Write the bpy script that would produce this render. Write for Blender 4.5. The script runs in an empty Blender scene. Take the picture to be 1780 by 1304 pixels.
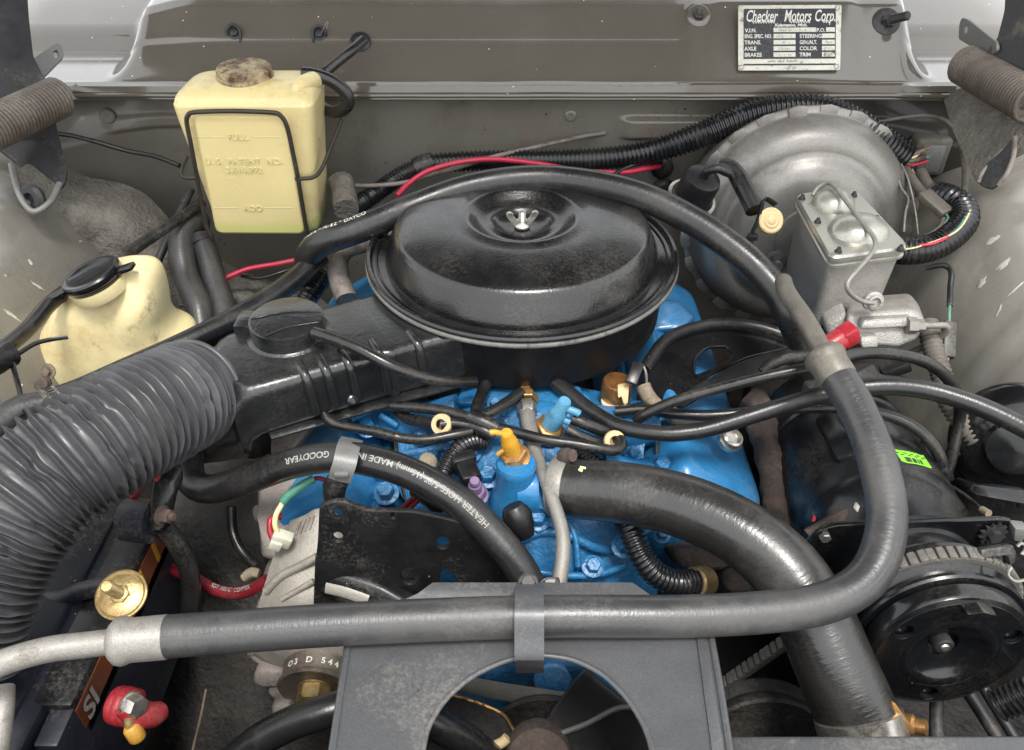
import bpy, bmesh, math, random
from mathutils import Vector, Matrix, noise
from mathutils.geometry import tessellate_polygon

random.seed(7)
V = Vector
scene = bpy.context.scene
C = scene.collection

# ------------------------------------------------------------------ camera
FPX, CU, CV, PW, PH = 1400.0, 890.0, 652.0, 1780.0, 1304.0
PITCH = math.radians(38.0)
CAM = V((0.0, -0.814, 0.47))
FWD = V((0, math.cos(PITCH), -math.sin(PITCH)))
UPV = V((0, math.sin(PITCH), math.cos(PITCH)))
cam_data = bpy.data.cameras.new("camera")
cam = bpy.data.objects.new("camera", cam_data)
C.objects.link(cam)
cam.location = CAM
cam.rotation_euler = (math.pi / 2 - PITCH, 0, 0)
cam_data.sensor_fit = 'HORIZONTAL'
cam_data.sensor_width = 36.0
cam_data.lens = 36.0 * FPX / PW
cam_data.clip_start = 0.02
cam_data.clip_end = 300
scene.camera = cam

# ------------------------------------------------------------------ sky, sun, exposure
SUN_EL, SUN_AZ = math.radians(70), math.radians(168)
world = bpy.data.worlds.new("World")
scene.world = world
world.use_nodes = True
wn, wl = world.node_tree.nodes, world.node_tree.links
wn.clear()
sky = wn.new("ShaderNodeTexSky")
sky.sky_type = 'NISHITA'
sky.sun_disc = False
sky.sun_elevation = SUN_EL
sky.sun_rotation = SUN_AZ
sky.dust_density = 1.0
sky.air_density = 2.0
hs = wn.new("ShaderNodeHueSaturation")
hs.inputs["Saturation"].default_value = 0.07
bg = wn.new("ShaderNodeBackground")
bg.inputs["Strength"].default_value = 0.15
wo = wn.new("ShaderNodeOutputWorld")
wl.new(sky.outputs[0], hs.inputs["Color"])
wl.new(hs.outputs[0], bg.inputs["Color"])
wl.new(bg.outputs[0], wo.inputs["Surface"])
sun_d = bpy.data.lights.new("sun", 'SUN')
sun_d.energy = 1.5
sun_d.angle = math.radians(16)
sun_d.color = (1.0, 0.96, 0.9)
sun = bpy.data.objects.new("sun", sun_d)
C.objects.link(sun)
sdir = V((math.cos(SUN_EL) * math.sin(SUN_AZ), math.cos(SUN_EL) * math.cos(SUN_AZ), math.sin(SUN_EL)))
sun.rotation_euler = sdir.to_track_quat('Z', 'Y').to_euler()
scene.view_settings.view_transform = 'Standard'
scene.view_settings.look = 'None'
scene.view_settings.gamma = 1.0
scene.view_settings.use_curve_mapping = False
scene.view_settings.exposure = 1.18
scene.render.engine = 'CYCLES'
scene.cycles.use_denoising = True
scene.cycles.max_bounces = 8
scene.cycles.sample_clamp_indirect = 6.0

# ------------------------------------------------------------------ where a point of the place stands
def W(u, v, t=None, y=None, z=None):
    """World point seen at photo position u,v whose camera depth is t, or that lies at the given world y or z."""
    d = FWD + UPV * ((CV - v) / FPX) + V((1, 0, 0)) * ((u - CU) / FPX)
    if y is not None:
        t = (y - CAM.y) / d.y
    elif z is not None:
        t = (z - CAM.z) / d.z
    return CAM + d * t

def WT(pts):
    return [p if isinstance(p, Vector) else W(*p) for p in pts]

# ------------------------------------------------------------------ naming and grouping
def tag(o, label=None, cat=None, group=None, kind=None):
    if label: o["label"] = label
    if cat: o["category"] = cat
    if group: o["group"] = group
    if kind: o["kind"] = kind
    return o

def thing(name, label, cat, loc=(0, 0, 0), group=None):
    o = bpy.data.objects.new(name, None)
    o.empty_display_size = 0.02
    C.objects.link(o)
    o.location = loc
    return tag(o, label, cat, group)

def wmat(o):
    m = o.matrix_basis.copy()
    if o.parent:
        m = wmat(o.parent) @ o.matrix_parent_inverse @ m
    return m

def put_under(o, parent):
    o.parent = parent
    o.matrix_parent_inverse = wmat(parent).inverted()

# ------------------------------------------------------------------ mesh collector
class MB:
    def __init__(self):
        self.v, self.f, self.uv = [], [], []
    def add(self, verts, faces, uvs=None):
        o = len(self.v)
        self.v += [tuple(p) for p in verts]
        self.uv += list(uvs) if uvs else [(p[0], p[1]) for p in verts]
        self.f += [tuple(i + o for i in f) for f in faces]
        return self
    def build(self, name, mat, parent=None, angle=40, subsurf=0, solid=0.0, kind=None):
        me = bpy.data.meshes.new(name)
        me.from_pydata(self.v, [], self.f)
        lay = me.uv_layers.new(name="UVMap")
        for l in me.loops:
            lay.data[l.index].uv = self.uv[l.vertex_index]
        bm = bmesh.new(); bm.from_mesh(me)
        bmesh.ops.recalc_face_normals(bm, faces=bm.faces)
        bm.to_mesh(me); bm.free()
        if angle > 0:
            for p in me.polygons: p.use_smooth = True
            me.set_sharp_from_angle(angle=math.radians(angle))
        me.materials.append(mat)
        o = bpy.data.objects.new(name, me)
        C.objects.link(o)
        if solid:
            m = o.modifiers.new("thickness", 'SOLIDIFY'); m.thickness = solid; m.offset = -1
        if subsurf:
            m = o.modifiers.new("smooth", 'SUBSURF'); m.levels = subsurf; m.render_levels = subsurf
        if parent: put_under(o, parent)
        if kind: o["kind"] = kind
        return o

def cr(p, n):
    """Catmull-Rom through points (Vectors, any size), n samples per span."""
    out = []
    P = [p[0] * 2 - p[1]] + list(p) + [p[-1] * 2 - p[-2]]
    for i in range(1, len(P) - 2):
        a, b, c, d = P[i - 1], P[i], P[i + 1], P[i + 2]
        for k in range(n):
            s = k / n
            out.append(0.5 * ((2 * b) + (c - a) * s + (2 * a - 5 * b + 4 * c - d) * s * s + (3 * b - a - 3 * c + d) * s ** 3))
    out.append(p[-1].copy())
    return out

def resample(pts, n):
    L = [0]
    for a, b in zip(pts, pts[1:]): L.append(L[-1] + (b - a).length)
    out, j = [], 0
    for k in range(n):
        s = L[-1] * k / (n - 1)
        while j < len(pts) - 2 and L[j + 1] < s: j += 1
        w = (s - L[j]) / max(L[j + 1] - L[j], 1e-9)
        out.append(pts[j].lerp(pts[j + 1], min(max(w, 0), 1)))
    return out, L[-1]

def frames(path):
    n = len(path)
    T = [(path[min(i + 1, n - 1)] - path[max(i - 1, 0)]).normalized() for i in range(n)]
    N = UPV.cross(T[0])
    if N.length < 1e-4: N = V((1, 0, 0)).cross(T[0])
    N = N.cross(T[0]).normalized() * -1
    out = []
    for t in T:
        N = (N - t * N.dot(t)).normalized()
        out.append((t, N, t.cross(N)))
    return out

class Tube:
    """A swept hose; keeps its path and frames so that print can be laid on it."""
    def __init__(self, pts, r, n=16, step=None, rib=None, wobble=0.0, seed=0, cap=True, flat=None, fine=8):
        pts = WT(pts)
        path = cr([V(p) for p in pts], fine) if len(pts) > 2 else [V(pts[0]), V(pts[1])]
        length = sum((b - a).length for a, b in zip(path, path[1:]))
        if rib: step = rib[0] / 4
        step = step or max(min(r if not isinstance(r, (list, tuple)) else r[0], 0.012) * 0.6, 0.002)
        k = max(3, int(length / step) + 1)
        self.path, self.L = resample(path, k)
        self.fr = frames(self.path)
        self.rad = []
        mb = self.mb = MB()
        verts, uvs, faces = [], [], []
        for i, (p, (t, a, b)) in enumerate(zip(self.path, self.fr)):
            s = i / (k - 1)
            if isinstance(r, (list, tuple)):
                x = s * (len(r) - 1); j = min(int(x), len(r) - 2); rr = r[j] + (r[j + 1] - r[j]) * (x - j)
            else: rr = r
            if rib:
                ph = i % 4
                rr = rr * (1.0 if ph in (1, 2) else 1 - rib[1])
            self.rad.append(rr)
            for q in range(n):
                an = 2 * math.pi * q / n
                w = 1 + (wobble * noise.noise(V((s * self.L * 60 + seed, math.cos(an), math.sin(an)))) if wobble else 0)
                fa = flat if flat else 1.0
                verts.append(p + (a * math.cos(an) * rr + b * math.sin(an) * rr * fa) * w)
                uvs.append((s * self.L, q / n))
        for i in range(k - 1):
            for q in range(n):
                faces.append((i * n + q, i * n + (q + 1) % n, (i + 1) * n + (q + 1) % n, (i + 1) * n + q))
        if cap:
            faces.append(tuple(range(n))); faces.append(tuple(range((k - 1) * n, k * n)))
        mb.add(verts, faces, uvs)
    def at(self, s, direction=None):
        """Point and frame at arc length s."""
        i = min(max(int(round(s / self.L * (len(self.path) - 1))), 0), len(self.path) - 1)
        return self.path[i], self.fr[i], self.rad[i]
    def build(self, name, mat, parent=None, angle=60, **k):
        return self.mb.build(name, mat, parent, angle, **k)

def tube(name, mat, pts, r, parent=None, **k):
    return Tube(pts, r, **k).build(name, mat, parent)

def hose(name, label, cat, mat, pts, r, group=None, **k):
    o = Tube(pts, r, **k).build(name, mat)
    return tag(o, label, cat, group)

def basis(axis, xdir=None):
    z = V(axis).normalized()
    x = V(xdir) if xdir is not None else (V((1, 0, 0)) if abs(z.x) < 0.9 else V((0, 1, 0)))
    x = (x - z * x.dot(z)).normalized()
    return x, z.cross(x), z

def lathe(mb, org, axis, prof, n=48, xdir=None, squash=1.0, fn=None):
    x, y, z = basis(axis, xdir)
    vs, fs, uv = [], [], []
    org = V(org)
    for j, (r, h) in enumerate(prof):
        for q in range(n):
            a = 2 * math.pi * q / n
            rr, hh = (r, h) if fn is None else fn(r, h, a)
            vs.append(org + x * math.cos(a) * rr + y * math.sin(a) * rr * squash + z * hh)
            uv.append((q / n, j / len(prof)))
    for j in range(len(prof) - 1):
        for q in range(n):
            fs.append((j * n + q, j * n + (q + 1) % n, (j + 1) * n + (q + 1) % n, (j + 1) * n + q))
    if prof[0][0] > 1e-5: fs.append(tuple(range(n)))
    if prof[-1][0] > 1e-5: fs.append(tuple(range((len(prof) - 1) * n, len(prof) * n)))
    mb.add(vs, fs, uv)
    return mb

def from_bm(mb, bm):
    bm.verts.ensure_lookup_table()
    for i, v in enumerate(bm.verts): v.index = i
    mb.add([v.co.copy() for v in bm.verts], [[v.index for v in f.verts] for f in bm.faces])
    bm.free()
    return mb

def prism(mb, pts, vec, bevel=0.0, seg=2):
    """A straight block with the outline pts (world points) and the thickness vec."""
    pts = [V(p) for p in WT(pts)]; vec = V(vec)
    bm = bmesh.new()
    a = [bm.verts.new(p) for p in pts]; b = [bm.verts.new(p + vec) for p in pts]
    n = len(pts)
    bm.faces.new(a); bm.faces.new(b[::-1])
    for i in range(n): bm.faces.new((a[i], a[(i + 1) % n], b[(i + 1) % n], b[i]))
    bmesh.ops.recalc_face_normals(bm, faces=bm.faces)
    if bevel:
        bmesh.ops.bevel(bm, geom=list(bm.edges), offset=bevel, segments=seg, affect='EDGES', clamp_overlap=True, profile=0.5)
    return from_bm(mb, bm)

def box(mb, c, size, bevel=0.0, seg=2, rot=None, ax=None):
    c = V(c); s = V(size) / 2
    M = rot if rot is not None else Matrix.Identity(3)
    if ax is not None: M = Matrix((ax[0], ax[1], ax[2])).transposed()
    base = [V((-s.x, -s.y, -s.z)), V((s.x, -s.y, -s.z)), V((s.x, s.y, -s.z)), V((-s.x, s.y, -s.z))]
    return prism(mb, [c + M @ p for p in base], M @ V((0, 0, s.z * 2)), bevel, seg)

def patch(mb, rows, nu=6, nv=6, disp=None):
    """A smooth sheet through a grid of world points."""
    R = [cr([V(p) for p in WT(r)], nu) for r in rows]
    cols = list(zip(*R))
    G = [cr(list(c), nv) for c in cols]
    m, n = len(G), len(G[0])
    vs = []
    for i in range(m):
        for j in range(n):
            p = G[i][j]
            vs.append(p + disp(p) if disp else p)
    fs = [(i * n + j, (i + 1) * n + j, (i + 1) * n + j + 1, i * n + j + 1) for i in range(m - 1) for j in range(n - 1)]
    return mb.add(vs, fs, [(i / m, j / n) for i in range(m) for j in range(n)])

def curve_mesh(cd, frame):
    """Evaluate a 2D curve or a text and lay it out in the frame (origin, ex, ey, ez)."""
    o = bpy.data.objects.new("tmp", cd); C.objects.link(o)
    dg = bpy.context.evaluated_depsgraph_get(); dg.update()
    me = bpy.data.meshes.new_from_object(o.evaluated_get(dg))
    vs = [v.co.copy() for v in me.vertices]; fs = [list(p.vertices) for p in me.polygons]
    bpy.data.objects.remove(o); bpy.data.meshes.remove(me)
    if frame is not None:
        if callable(frame): vs = [frame(p) for p in vs]
        else:
            g, ex, ey, ez = frame
            vs = [g + ex * p.x + ey * p.y + ez * p.z for p in vs]
    return vs, fs

def plate(mb, outline, holes, thick, frame, bevel=0.0):
    """A flat plate with holes: 2D outlines in the frame's axes (metres)."""
    cd = bpy.data.curves.new("tmp", 'CURVE'); cd.dimensions = '2D'; cd.fill_mode = 'BOTH'
    cd.extrude = max(thick / 2 - bevel, 1e-5); cd.bevel_depth = bevel; cd.bevel_resolution = 1
    if bevel: cd.offset = -bevel
    for loop in [outline] + list(holes):
        sp = cd.splines.new('POLY'); sp.points.add(len(loop) - 1)
        for p, q in zip(sp.points, loop): p.co = (q[0], q[1], 0, 1)
        sp.use_cyclic_u = True
    vs, fs = curve_mesh(cd, frame); bpy.data.curves.remove(cd)
    return mb.add(vs, fs)

def lettering(mb, text, size, frame, extrude=0.0, offset=0.0, shear=0.0, align='LEFT', spacing=1.0, bevel=0.0, xs=1.0):
    cd = bpy.data.curves.new("tmp", 'FONT'); cd.body = text; cd.size = size
    cd.extrude = extrude; cd.offset = offset; cd.shear = shear; cd.align_x = align; cd.space_character = spacing
    cd.bevel_depth = bevel; cd.resolution_u = 4
    vs, fs = curve_mesh(cd, frame if callable(frame) else (frame[0], frame[1] * xs, frame[2], frame[3])); bpy.data.curves.remove(cd)
    return mb.add(vs, fs)

def arc(cx, cy, rx, ry, a0, a1, n):
    return [(cx + rx * math.cos(math.radians(a0 + (a1 - a0) * i / n)), cy + ry * math.sin(math.radians(a0 + (a1 - a0) * i / n))) for i in range(n + 1)]

def circ(cx, cy, r, n=24, ry=None):
    return arc(cx, cy, r, ry or r, 0, 360 - 360 / n, n - 1)

def rounded(pts, r, n=5):
    """Round the corners of a 2D polygon."""
    out = []
    m = len(pts)
    for i in range(m):
        a, b, c = V(pts[i - 1]), V(pts[i]), V(pts[(i + 1) % m])
        ra = min(r, (a - b).length * .48, (c - b).length * .48)
        p, q = b + (a - b).normalized() * ra, b + (c - b).normalized() * ra
        for k in range(n + 1):
            s = k / n
            out.append(tuple((1 - s) ** 2 * p + 2 * s * (1 - s) * b + s * s * q))
    return out

def frame_of(o, px, py, normal_to_cam=True):
    """Frame from an origin and two world points along x and y (unit axes)."""
    o, px, py = V(o), V(px), V(py)
    ex = (px - o).normalized(); ez = ex.cross(py - o).normalized(); ey = ez.cross(ex)
    return (o, ex, ey, ez)

def to2d(fr, pts):
    g, ex, ey, ez = fr
    return [((V(p) - g).dot(ex), (V(p) - g).dot(ey)) for p in pts]

def on_plane(fr, u, v):
    """Where the sight line through u,v meets the plane of a frame."""
    d = W(u, v, 1.0) - CAM
    g, ex, ey, ez = fr
    return CAM + d * ((g - CAM).dot(ez) / d.dot(ez))

def plane2d(fr, pts):
    return to2d(fr, [on_plane(fr, *p) for p in pts])

def hexbolt(mb, p, axis, r, h, washer=0, stud=0, stud_r=None, n=6, xdir=None):
    p = V(p); ax = V(axis).normalized()
    if washer: lathe(mb, p, ax, [(washer, 0), (washer, .0015), (washer * .9, .002), (r * .7, .002)], 24)
    lathe(mb, p + ax * (.002 if washer else 0), ax, [(r, 0), (r, h * .85), (r * .86, h), (0, h)], n, xdir)
    if stud:
        sr = stud_r or r * .5
        prof = []
        k = max(2, int(stud / .0013))
        for i in range(k):
            prof += [(sr, h + stud * i / k), (sr * .88, h + stud * (i + .5) / k)]
        prof += [(sr * .8, h + stud), (0, h + stud)]
        lathe(mb, p, ax, prof, 12)
    return mb
# ------------------------------------------------------------------ materials
def srgb(r, g, b):
    f = lambda c: (c / 255 / 12.92) if c / 255 <= 0.04045 else ((c / 255 + 0.055) / 1.055) ** 2.4
    return (f(r), f(g), f(b), 1)

def mat(name, col, rough=.5, metal=0.0, var=.25, vscale=30, bump=0.0, bscale=400, bdist=.0004, dirt=None, coat=0.0, rvar=.12,
        sss=0.0, spec=.5, specks=None, dirt2=None, weave=None, grain=.16, dust=.22, dustcol=None, fluid=None):
    m = bpy.data.materials.new(name); m.use_nodes = True
    nt = m.node_tree; N, L = nt.nodes, nt.links
    b = N["Principled BSDF"]
    col = col if len(col) == 4 else (*col, 1)
    tc = N.new("ShaderNodeTexCoord")
    n1 = N.new("ShaderNodeTexNoise"); n1.inputs["Scale"].default_value = vscale; n1.inputs["Detail"].default_value = 6
    n1.inputs["Roughness"].default_value = .65
    L.new(tc.outputs["Object"], n1.inputs["Vector"])
    mix = N.new("ShaderNodeMixRGB"); mix.inputs[1].default_value = tuple(c * (1 - var) for c in col[:3]) + (1,)
    mix.inputs[2].default_value = tuple(min(c * (1 + var), 1) for c in col[:3]) + (1,)
    rp = N.new("ShaderNodeMapRange"); rp.inputs[1].default_value = .3; rp.inputs[2].default_value = .7
    L.new(n1.outputs[0], rp.inputs[0]); L.new(rp.outputs[0], mix.inputs[0])
    out = mix.outputs[0]
    rr = N.new("ShaderNodeMapRange"); rr.inputs[1].default_value = .3; rr.inputs[2].default_value = .7
    rr.inputs[3].default_value = max(rough - rvar, .03); rr.inputs[4].default_value = min(rough + rvar, 1)
    L.new(n1.outputs[0], rr.inputs[0])
    rout = rr.outputs[0]
    for k, dd in enumerate((dirt, dirt2)):
        if not dd: continue
        dc, lo, hi, sc = dd[:4]
        n2 = N.new("ShaderNodeTexNoise"); n2.inputs["Scale"].default_value = sc; n2.inputs["Detail"].default_value = 9
        n2.inputs["Roughness"].default_value = .72
        mp = N.new("ShaderNodeMapping"); mp.inputs["Location"].default_value = (3.1 * k + 1.7, .4, 2.2)
        L.new(tc.outputs["Object"], mp.inputs["Vector"]); L.new(mp.outputs[0], n2.inputs["Vector"])
        r2 = N.new("ShaderNodeMapRange"); r2.inputs[1].default_value = lo; r2.inputs[2].default_value = hi
        L.new(n2.outputs[0], r2.inputs[0])
        mx = N.new("ShaderNodeMixRGB"); mx.inputs[2].default_value = dc if len(dc) == 4 else (*dc, 1)
        L.new(r2.outputs[0], mx.inputs[0]); L.new(out, mx.inputs[1]); out = mx.outputs[0]
        rm = N.new("ShaderNodeMix"); rm.data_type = 'FLOAT'; rm.inputs["B"].default_value = .85
        L.new(r2.outputs[0], rm.inputs["Factor"]); L.new(rout, rm.inputs["A"]); rout = rm.outputs["Result"]
    if specks:
        sc, thr, colr = specks
        vo = N.new("ShaderNodeTexVoronoi"); vo.inputs["Scale"].default_value = sc
        L.new(tc.outputs["Object"], vo.inputs["Vector"])
        lt = N.new("ShaderNodeMath"); lt.operation = 'LESS_THAN'; lt.inputs[1].default_value = thr
        L.new(vo.outputs["Distance"], lt.inputs[0])
        n3 = N.new("ShaderNodeTexNoise"); n3.inputs["Scale"].default_value = sc * .35; L.new(tc.outputs["Object"], n3.inputs["Vector"])
        gt = N.new("ShaderNodeMath"); gt.operation = 'GREATER_THAN'; gt.inputs[1].default_value = .56
        L.new(n3.outputs[0], gt.inputs[0])
        mu = N.new("ShaderNodeMath"); mu.operation = 'MULTIPLY'; L.new(lt.outputs[0], mu.inputs[0]); L.new(gt.outputs[0], mu.inputs[1])
        mx = N.new("ShaderNodeMixRGB"); mx.inputs[2].default_value = colr
        L.new(mu.outputs[0], mx.inputs[0]); L.new(out, mx.inputs[1]); out = mx.outputs[0]
    if fluid:                                                # tinted liquid seen through the wall below a level
        sx = N.new("ShaderNodeSeparateXYZ"); L.new(tc.outputs["Object"], sx.inputs[0])
        fr_ = N.new("ShaderNodeMapRange"); fr_.inputs[1].default_value = fluid[0] + .006; fr_.inputs[2].default_value = fluid[0] - .006
        fr_.inputs[4].default_value = fluid[2]
        L.new(sx.outputs["Z"], fr_.inputs[0])
        mx = N.new("ShaderNodeMixRGB"); mx.inputs[2].default_value = fluid[1]
        L.new(fr_.outputs[0], mx.inputs[0]); L.new(out, mx.inputs[1]); out = mx.outputs[0]
    if grain:
        ng = N.new("ShaderNodeTexNoise"); ng.inputs["Scale"].default_value = 750; ng.inputs["Detail"].default_value = 2
        L.new(tc.outputs["Object"], ng.inputs["Vector"])
        rg = N.new("ShaderNodeMapRange"); rg.inputs[1].default_value = .3; rg.inputs[2].default_value = .7
        rg.inputs[3].default_value = 1 - grain; rg.inputs[4].default_value = 1 + grain
        L.new(ng.outputs[0], rg.inputs[0])
        mg = N.new("ShaderNodeMixRGB"); mg.blend_type = 'MULTIPLY'; mg.inputs[0].default_value = 1
        L.new(out, mg.inputs[1]); L.new(rg.outputs[0], mg.inputs[2]); out = mg.outputs[0]
    if dust:
        nd = N.new("ShaderNodeTexNoise"); nd.inputs["Scale"].default_value = 260; nd.inputs["Detail"].default_value = 8
        nd.inputs["Roughness"].default_value = .8
        L.new(tc.outputs["Object"], nd.inputs["Vector"])
        nb = N.new("ShaderNodeTexNoise"); nb.inputs["Scale"].default_value = 13; nb.inputs["Detail"].default_value = 3
        L.new(tc.outputs["Object"], nb.inputs["Vector"])
        ad = N.new("ShaderNodeMath"); ad.operation = 'MULTIPLY'; L.new(nd.outputs[0], ad.inputs[0]); L.new(nb.outputs[0], ad.inputs[1])
        rd = N.new("ShaderNodeMapRange"); rd.inputs[1].default_value = .27; rd.inputs[2].default_value = .40; rd.inputs[4].default_value = dust
        L.new(ad.outputs[0], rd.inputs[0])
        mx = N.new("ShaderNodeMixRGB"); mx.inputs[2].default_value = dustcol or srgb(150, 144, 134)
        L.new(rd.outputs[0], mx.inputs[0]); L.new(out, mx.inputs[1]); out = mx.outputs[0]
        rm = N.new("ShaderNodeMix"); rm.data_type = 'FLOAT'; rm.inputs["B"].default_value = .8
        L.new(rd.outputs[0], rm.inputs["Factor"]); L.new(rout, rm.inputs["A"]); rout = rm.outputs["Result"]
    L.new(out, b.inputs["Base Color"]); L.new(rout, b.inputs["Roughness"])
    b.inputs["Metallic"].default_value = metal
    b.inputs["Specular IOR Level"].default_value = spec
    if coat: b.inputs["Coat Weight"].default_value = coat; b.inputs["Coat Roughness"].default_value = .06
    if coat:
        cr_ = N.new("ShaderNodeMapRange"); cr_.inputs[1].default_value = .35; cr_.inputs[2].default_value = .7
        cr_.inputs[3].default_value = max(.04, rough * .35); cr_.inputs[4].default_value = max(.12, rough * .9)
        L.new(n1.outputs[0], cr_.inputs[0]); L.new(cr_.outputs[0], b.inputs["Coat Roughness"])
    if sss:
        b.inputs["Subsurface Weight"].default_value = sss; b.inputs["Subsurface Radius"].default_value = (.02, .012, .005)
        b.inputs["Subsurface Scale"].default_value = .5
    nrm = None
    if bump:
        n4 = N.new("ShaderNodeTexNoise"); n4.inputs["Scale"].default_value = bscale; n4.inputs["Detail"].default_value = 4
        L.new(tc.outputs["Object"], n4.inputs["Vector"])
        bp = N.new("ShaderNodeBump"); bp.inputs["Strength"].default_value = bump; bp.inputs["Distance"].default_value = bdist
        L.new(n4.outputs[0], bp.inputs["Height"]); nrm = bp
    if weave:
        # cloth imprint along the hose: UV x is the length in metres, UV y goes once round
        pitch, stg = weave
        uvn = N.new("ShaderNodeUVMap")
        mp = N.new("ShaderNodeMapping"); mp.inputs["Scale"].default_value = (1 / pitch, 12, 1)
        L.new(uvn.outputs[0], mp.inputs["Vector"])
        ck = N.new("ShaderNodeTexNoise"); ck.inputs["Scale"].default_value = 1.0; ck.inputs["Detail"].default_value = 3
        ck.inputs["Roughness"].default_value = .6
        L.new(mp.outputs[0], ck.inputs["Vector"])
        bp2 = N.new("ShaderNodeBump"); bp2.inputs["Strength"].default_value = stg; bp2.inputs["Distance"].default_value = .0008
        L.new(ck.outputs[0], bp2.inputs["Height"])
        if nrm: L.new(nrm.outputs[0], bp2.inputs["Normal"])
        nrm = bp2
    if nrm: L.new(nrm.outputs[0], b.inputs["Normal"])
    return m

DUST = srgb(120, 112, 100)
GRIME = srgb(46, 42, 38)
RUST = srgb(94, 62, 50)
M = {}
M['paint'] = mat("grey enamel", srgb(90, 85, 77), .14, var=.06, vscale=8, coat=1.0, rvar=.08, dirt=(DUST, .62, .9, 14), dirt2=(srgb(70, 64, 56), .66, .8, 30), specks=(75, .07, srgb(225, 225, 220)), bump=.1, bscale=30, bdist=.0012, dust=.06, grain=.05)
M['firewall'] = mat("firewall enamel with grime", srgb(114, 110, 101), .3, var=.12, vscale=6, dirt=(srgb(74, 67, 57), .52, .76, 6), dirt2=(srgb(108, 70, 56), .58, .73, 10), bump=.2, bscale=60, bdist=.0015, specks=(60, .1, GRIME), coat=.4, dust=.1, grain=.07)
M['apron'] = mat("dusty fender apron enamel", srgb(124, 121, 114), .26, var=.08, vscale=5, dirt=(srgb(92, 87, 79), .54, .82, 5), dirt2=(srgb(70, 64, 58), .64, .8, 14), bump=.3, bscale=40, bdist=.003, coat=.8, specks=(38, .05, srgb(240, 240, 238)), dust=.1, grain=.06)
M['undercoat'] = mat("lumpy undercoat", srgb(108, 104, 97), .7, var=.25, vscale=30, bump=1.0, bscale=170, bdist=.004, dirt=(srgb(70, 65, 59), .5, .7, 14), dust=.35)
M['hinge'] = mat("dark hinge steel", srgb(50, 50, 52), .5, .3, var=.2, bump=.15, bscale=150, dirt=(DUST, .58, .8, 20))
M['hinge_grey'] = mat("grey hinge bracket", srgb(112, 112, 110), .45, .2, var=.1)
M['spring'] = mat("rusty spring steel", srgb(96, 88, 81), .6, .3, var=.3, vscale=60, dirt=(RUST, .55, .75, 40), bump=.4, bscale=300, dust=.4)
M['tank'] = mat("yellowed tank plastic", srgb(216, 200, 148), .34, var=.07, vscale=14, sss=.3, dirt=(srgb(176, 150, 92), .56, .8, 16), dirt2=(srgb(112, 90, 58), .64, .78, 90), bump=.2, bscale=60, bdist=.0012, grain=.05, dust=.0, fluid=(-.036, srgb(186, 196, 104), .55))
M['bottle'] = mat("stained bottle plastic", srgb(218, 204, 158), .38, var=.1, vscale=10, sss=.3, dirt=(srgb(186, 160, 108), .52, .75, 12), dirt2=(srgb(84, 68, 48), .58, .74, 22), bump=.2, bscale=50, bdist=.0015, grain=.05, dust=.0)
M['capdirty'] = mat("grimy cap metal", srgb(168, 152, 120), .6, .2, var=.3, vscale=60, dirt=(srgb(84, 62, 48), .45, .62, 30), dirt2=(srgb(54, 40, 34), .55, .68, 60), bump=.3, bscale=300)
M['wire'] = mat("blackened steel wire", srgb(58, 54, 50), .5, .4, var=.25, vscale=80, dirt=(RUST, .6, .75, 60))
M['aircleaner'] = mat("black crackle paint", srgb(19, 19, 20), .27, var=.25, vscale=30, bump=.7, bscale=430, bdist=.00055, rvar=.09, coat=.6, dust=.1, dirt=(srgb(44, 44, 43), .6, .9, 16))
M['aircleaner_body'] = mat("black pan paint", srgb(17, 17, 18), .5, var=.25, vscale=40, bump=.25, bscale=420, bdist=.0006, dust=.1, specks=(90, .05, srgb(150, 150, 150)), spec=.3)
M['snorkel'] = mat("black brushed paint", srgb(30, 31, 32), .32, var=.25, vscale=30, bump=.6, bscale=200, bdist=.0013, rvar=.08, coat=.6, dust=.06)
M['black'] = mat("black gloss paint", srgb(17, 18, 20), .2, var=.2, vscale=20, bump=.2, bscale=130, bdist=.0008, dirt=(srgb(48, 47, 46), .66, .9, 25), coat=.3, dust=.06, specks=(100, .04, srgb(150, 150, 150)))
M['blackmatte'] = mat("black satin paint", srgb(26, 26, 27), .42, var=.25, vscale=40, bump=.45, bscale=380, bdist=.0008, dirt=(srgb(80, 78, 75), .62, .85, 50), specks=(110, .08, srgb(150, 148, 144)), dust=.3, coat=.2)
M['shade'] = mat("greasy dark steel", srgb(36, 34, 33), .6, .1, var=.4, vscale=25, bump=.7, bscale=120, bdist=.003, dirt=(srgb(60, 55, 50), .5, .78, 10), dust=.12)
M['rubber'] = mat("black rubber", srgb(30, 30, 31), .31, var=.16, vscale=20, bump=.25, bscale=700, bdist=.0003, dirt=(srgb(64, 62, 59), .56, .9, 12), weave=(.003, .3), dust=.08, spec=.6, grain=.08)
M['rubber_grey'] = mat("dusty hose rubber", srgb(54, 54, 55), .36, var=.14, vscale=14, bump=.25, bscale=600, bdist=.0004, dirt=(srgb(92, 90, 86), .5, .9, 9), weave=(.003, .38), dust=.12, spec=.7, grain=.08)
M['rubber_rad'] = mat("radiator hose rubber", srgb(40, 39, 38), .29, var=.18, vscale=14, bump=.25, bscale=500, bdist=.0004, dirt=(srgb(82, 78, 72), .52, .9, 10), weave=(.0034, .48), dust=.12, spec=.8, grain=.08)
M['vac'] = mat("small hose rubber", srgb(30, 29, 28), .3, var=.2, vscale=40, bump=.2, bscale=500, bdist=.0004, dirt=(srgb(74, 69, 63), .58, .88, 30), dust=.12, spec=.6, grain=.08)
M['duct'] = mat("grey duct rubber", srgb(70, 70, 73), .4, var=.16, vscale=20, bump=.2, bscale=160, bdist=.0006, dirt=(srgb(88, 87, 85), .56, .9, 14), dust=.15, spec=.6, grain=.08)
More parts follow.
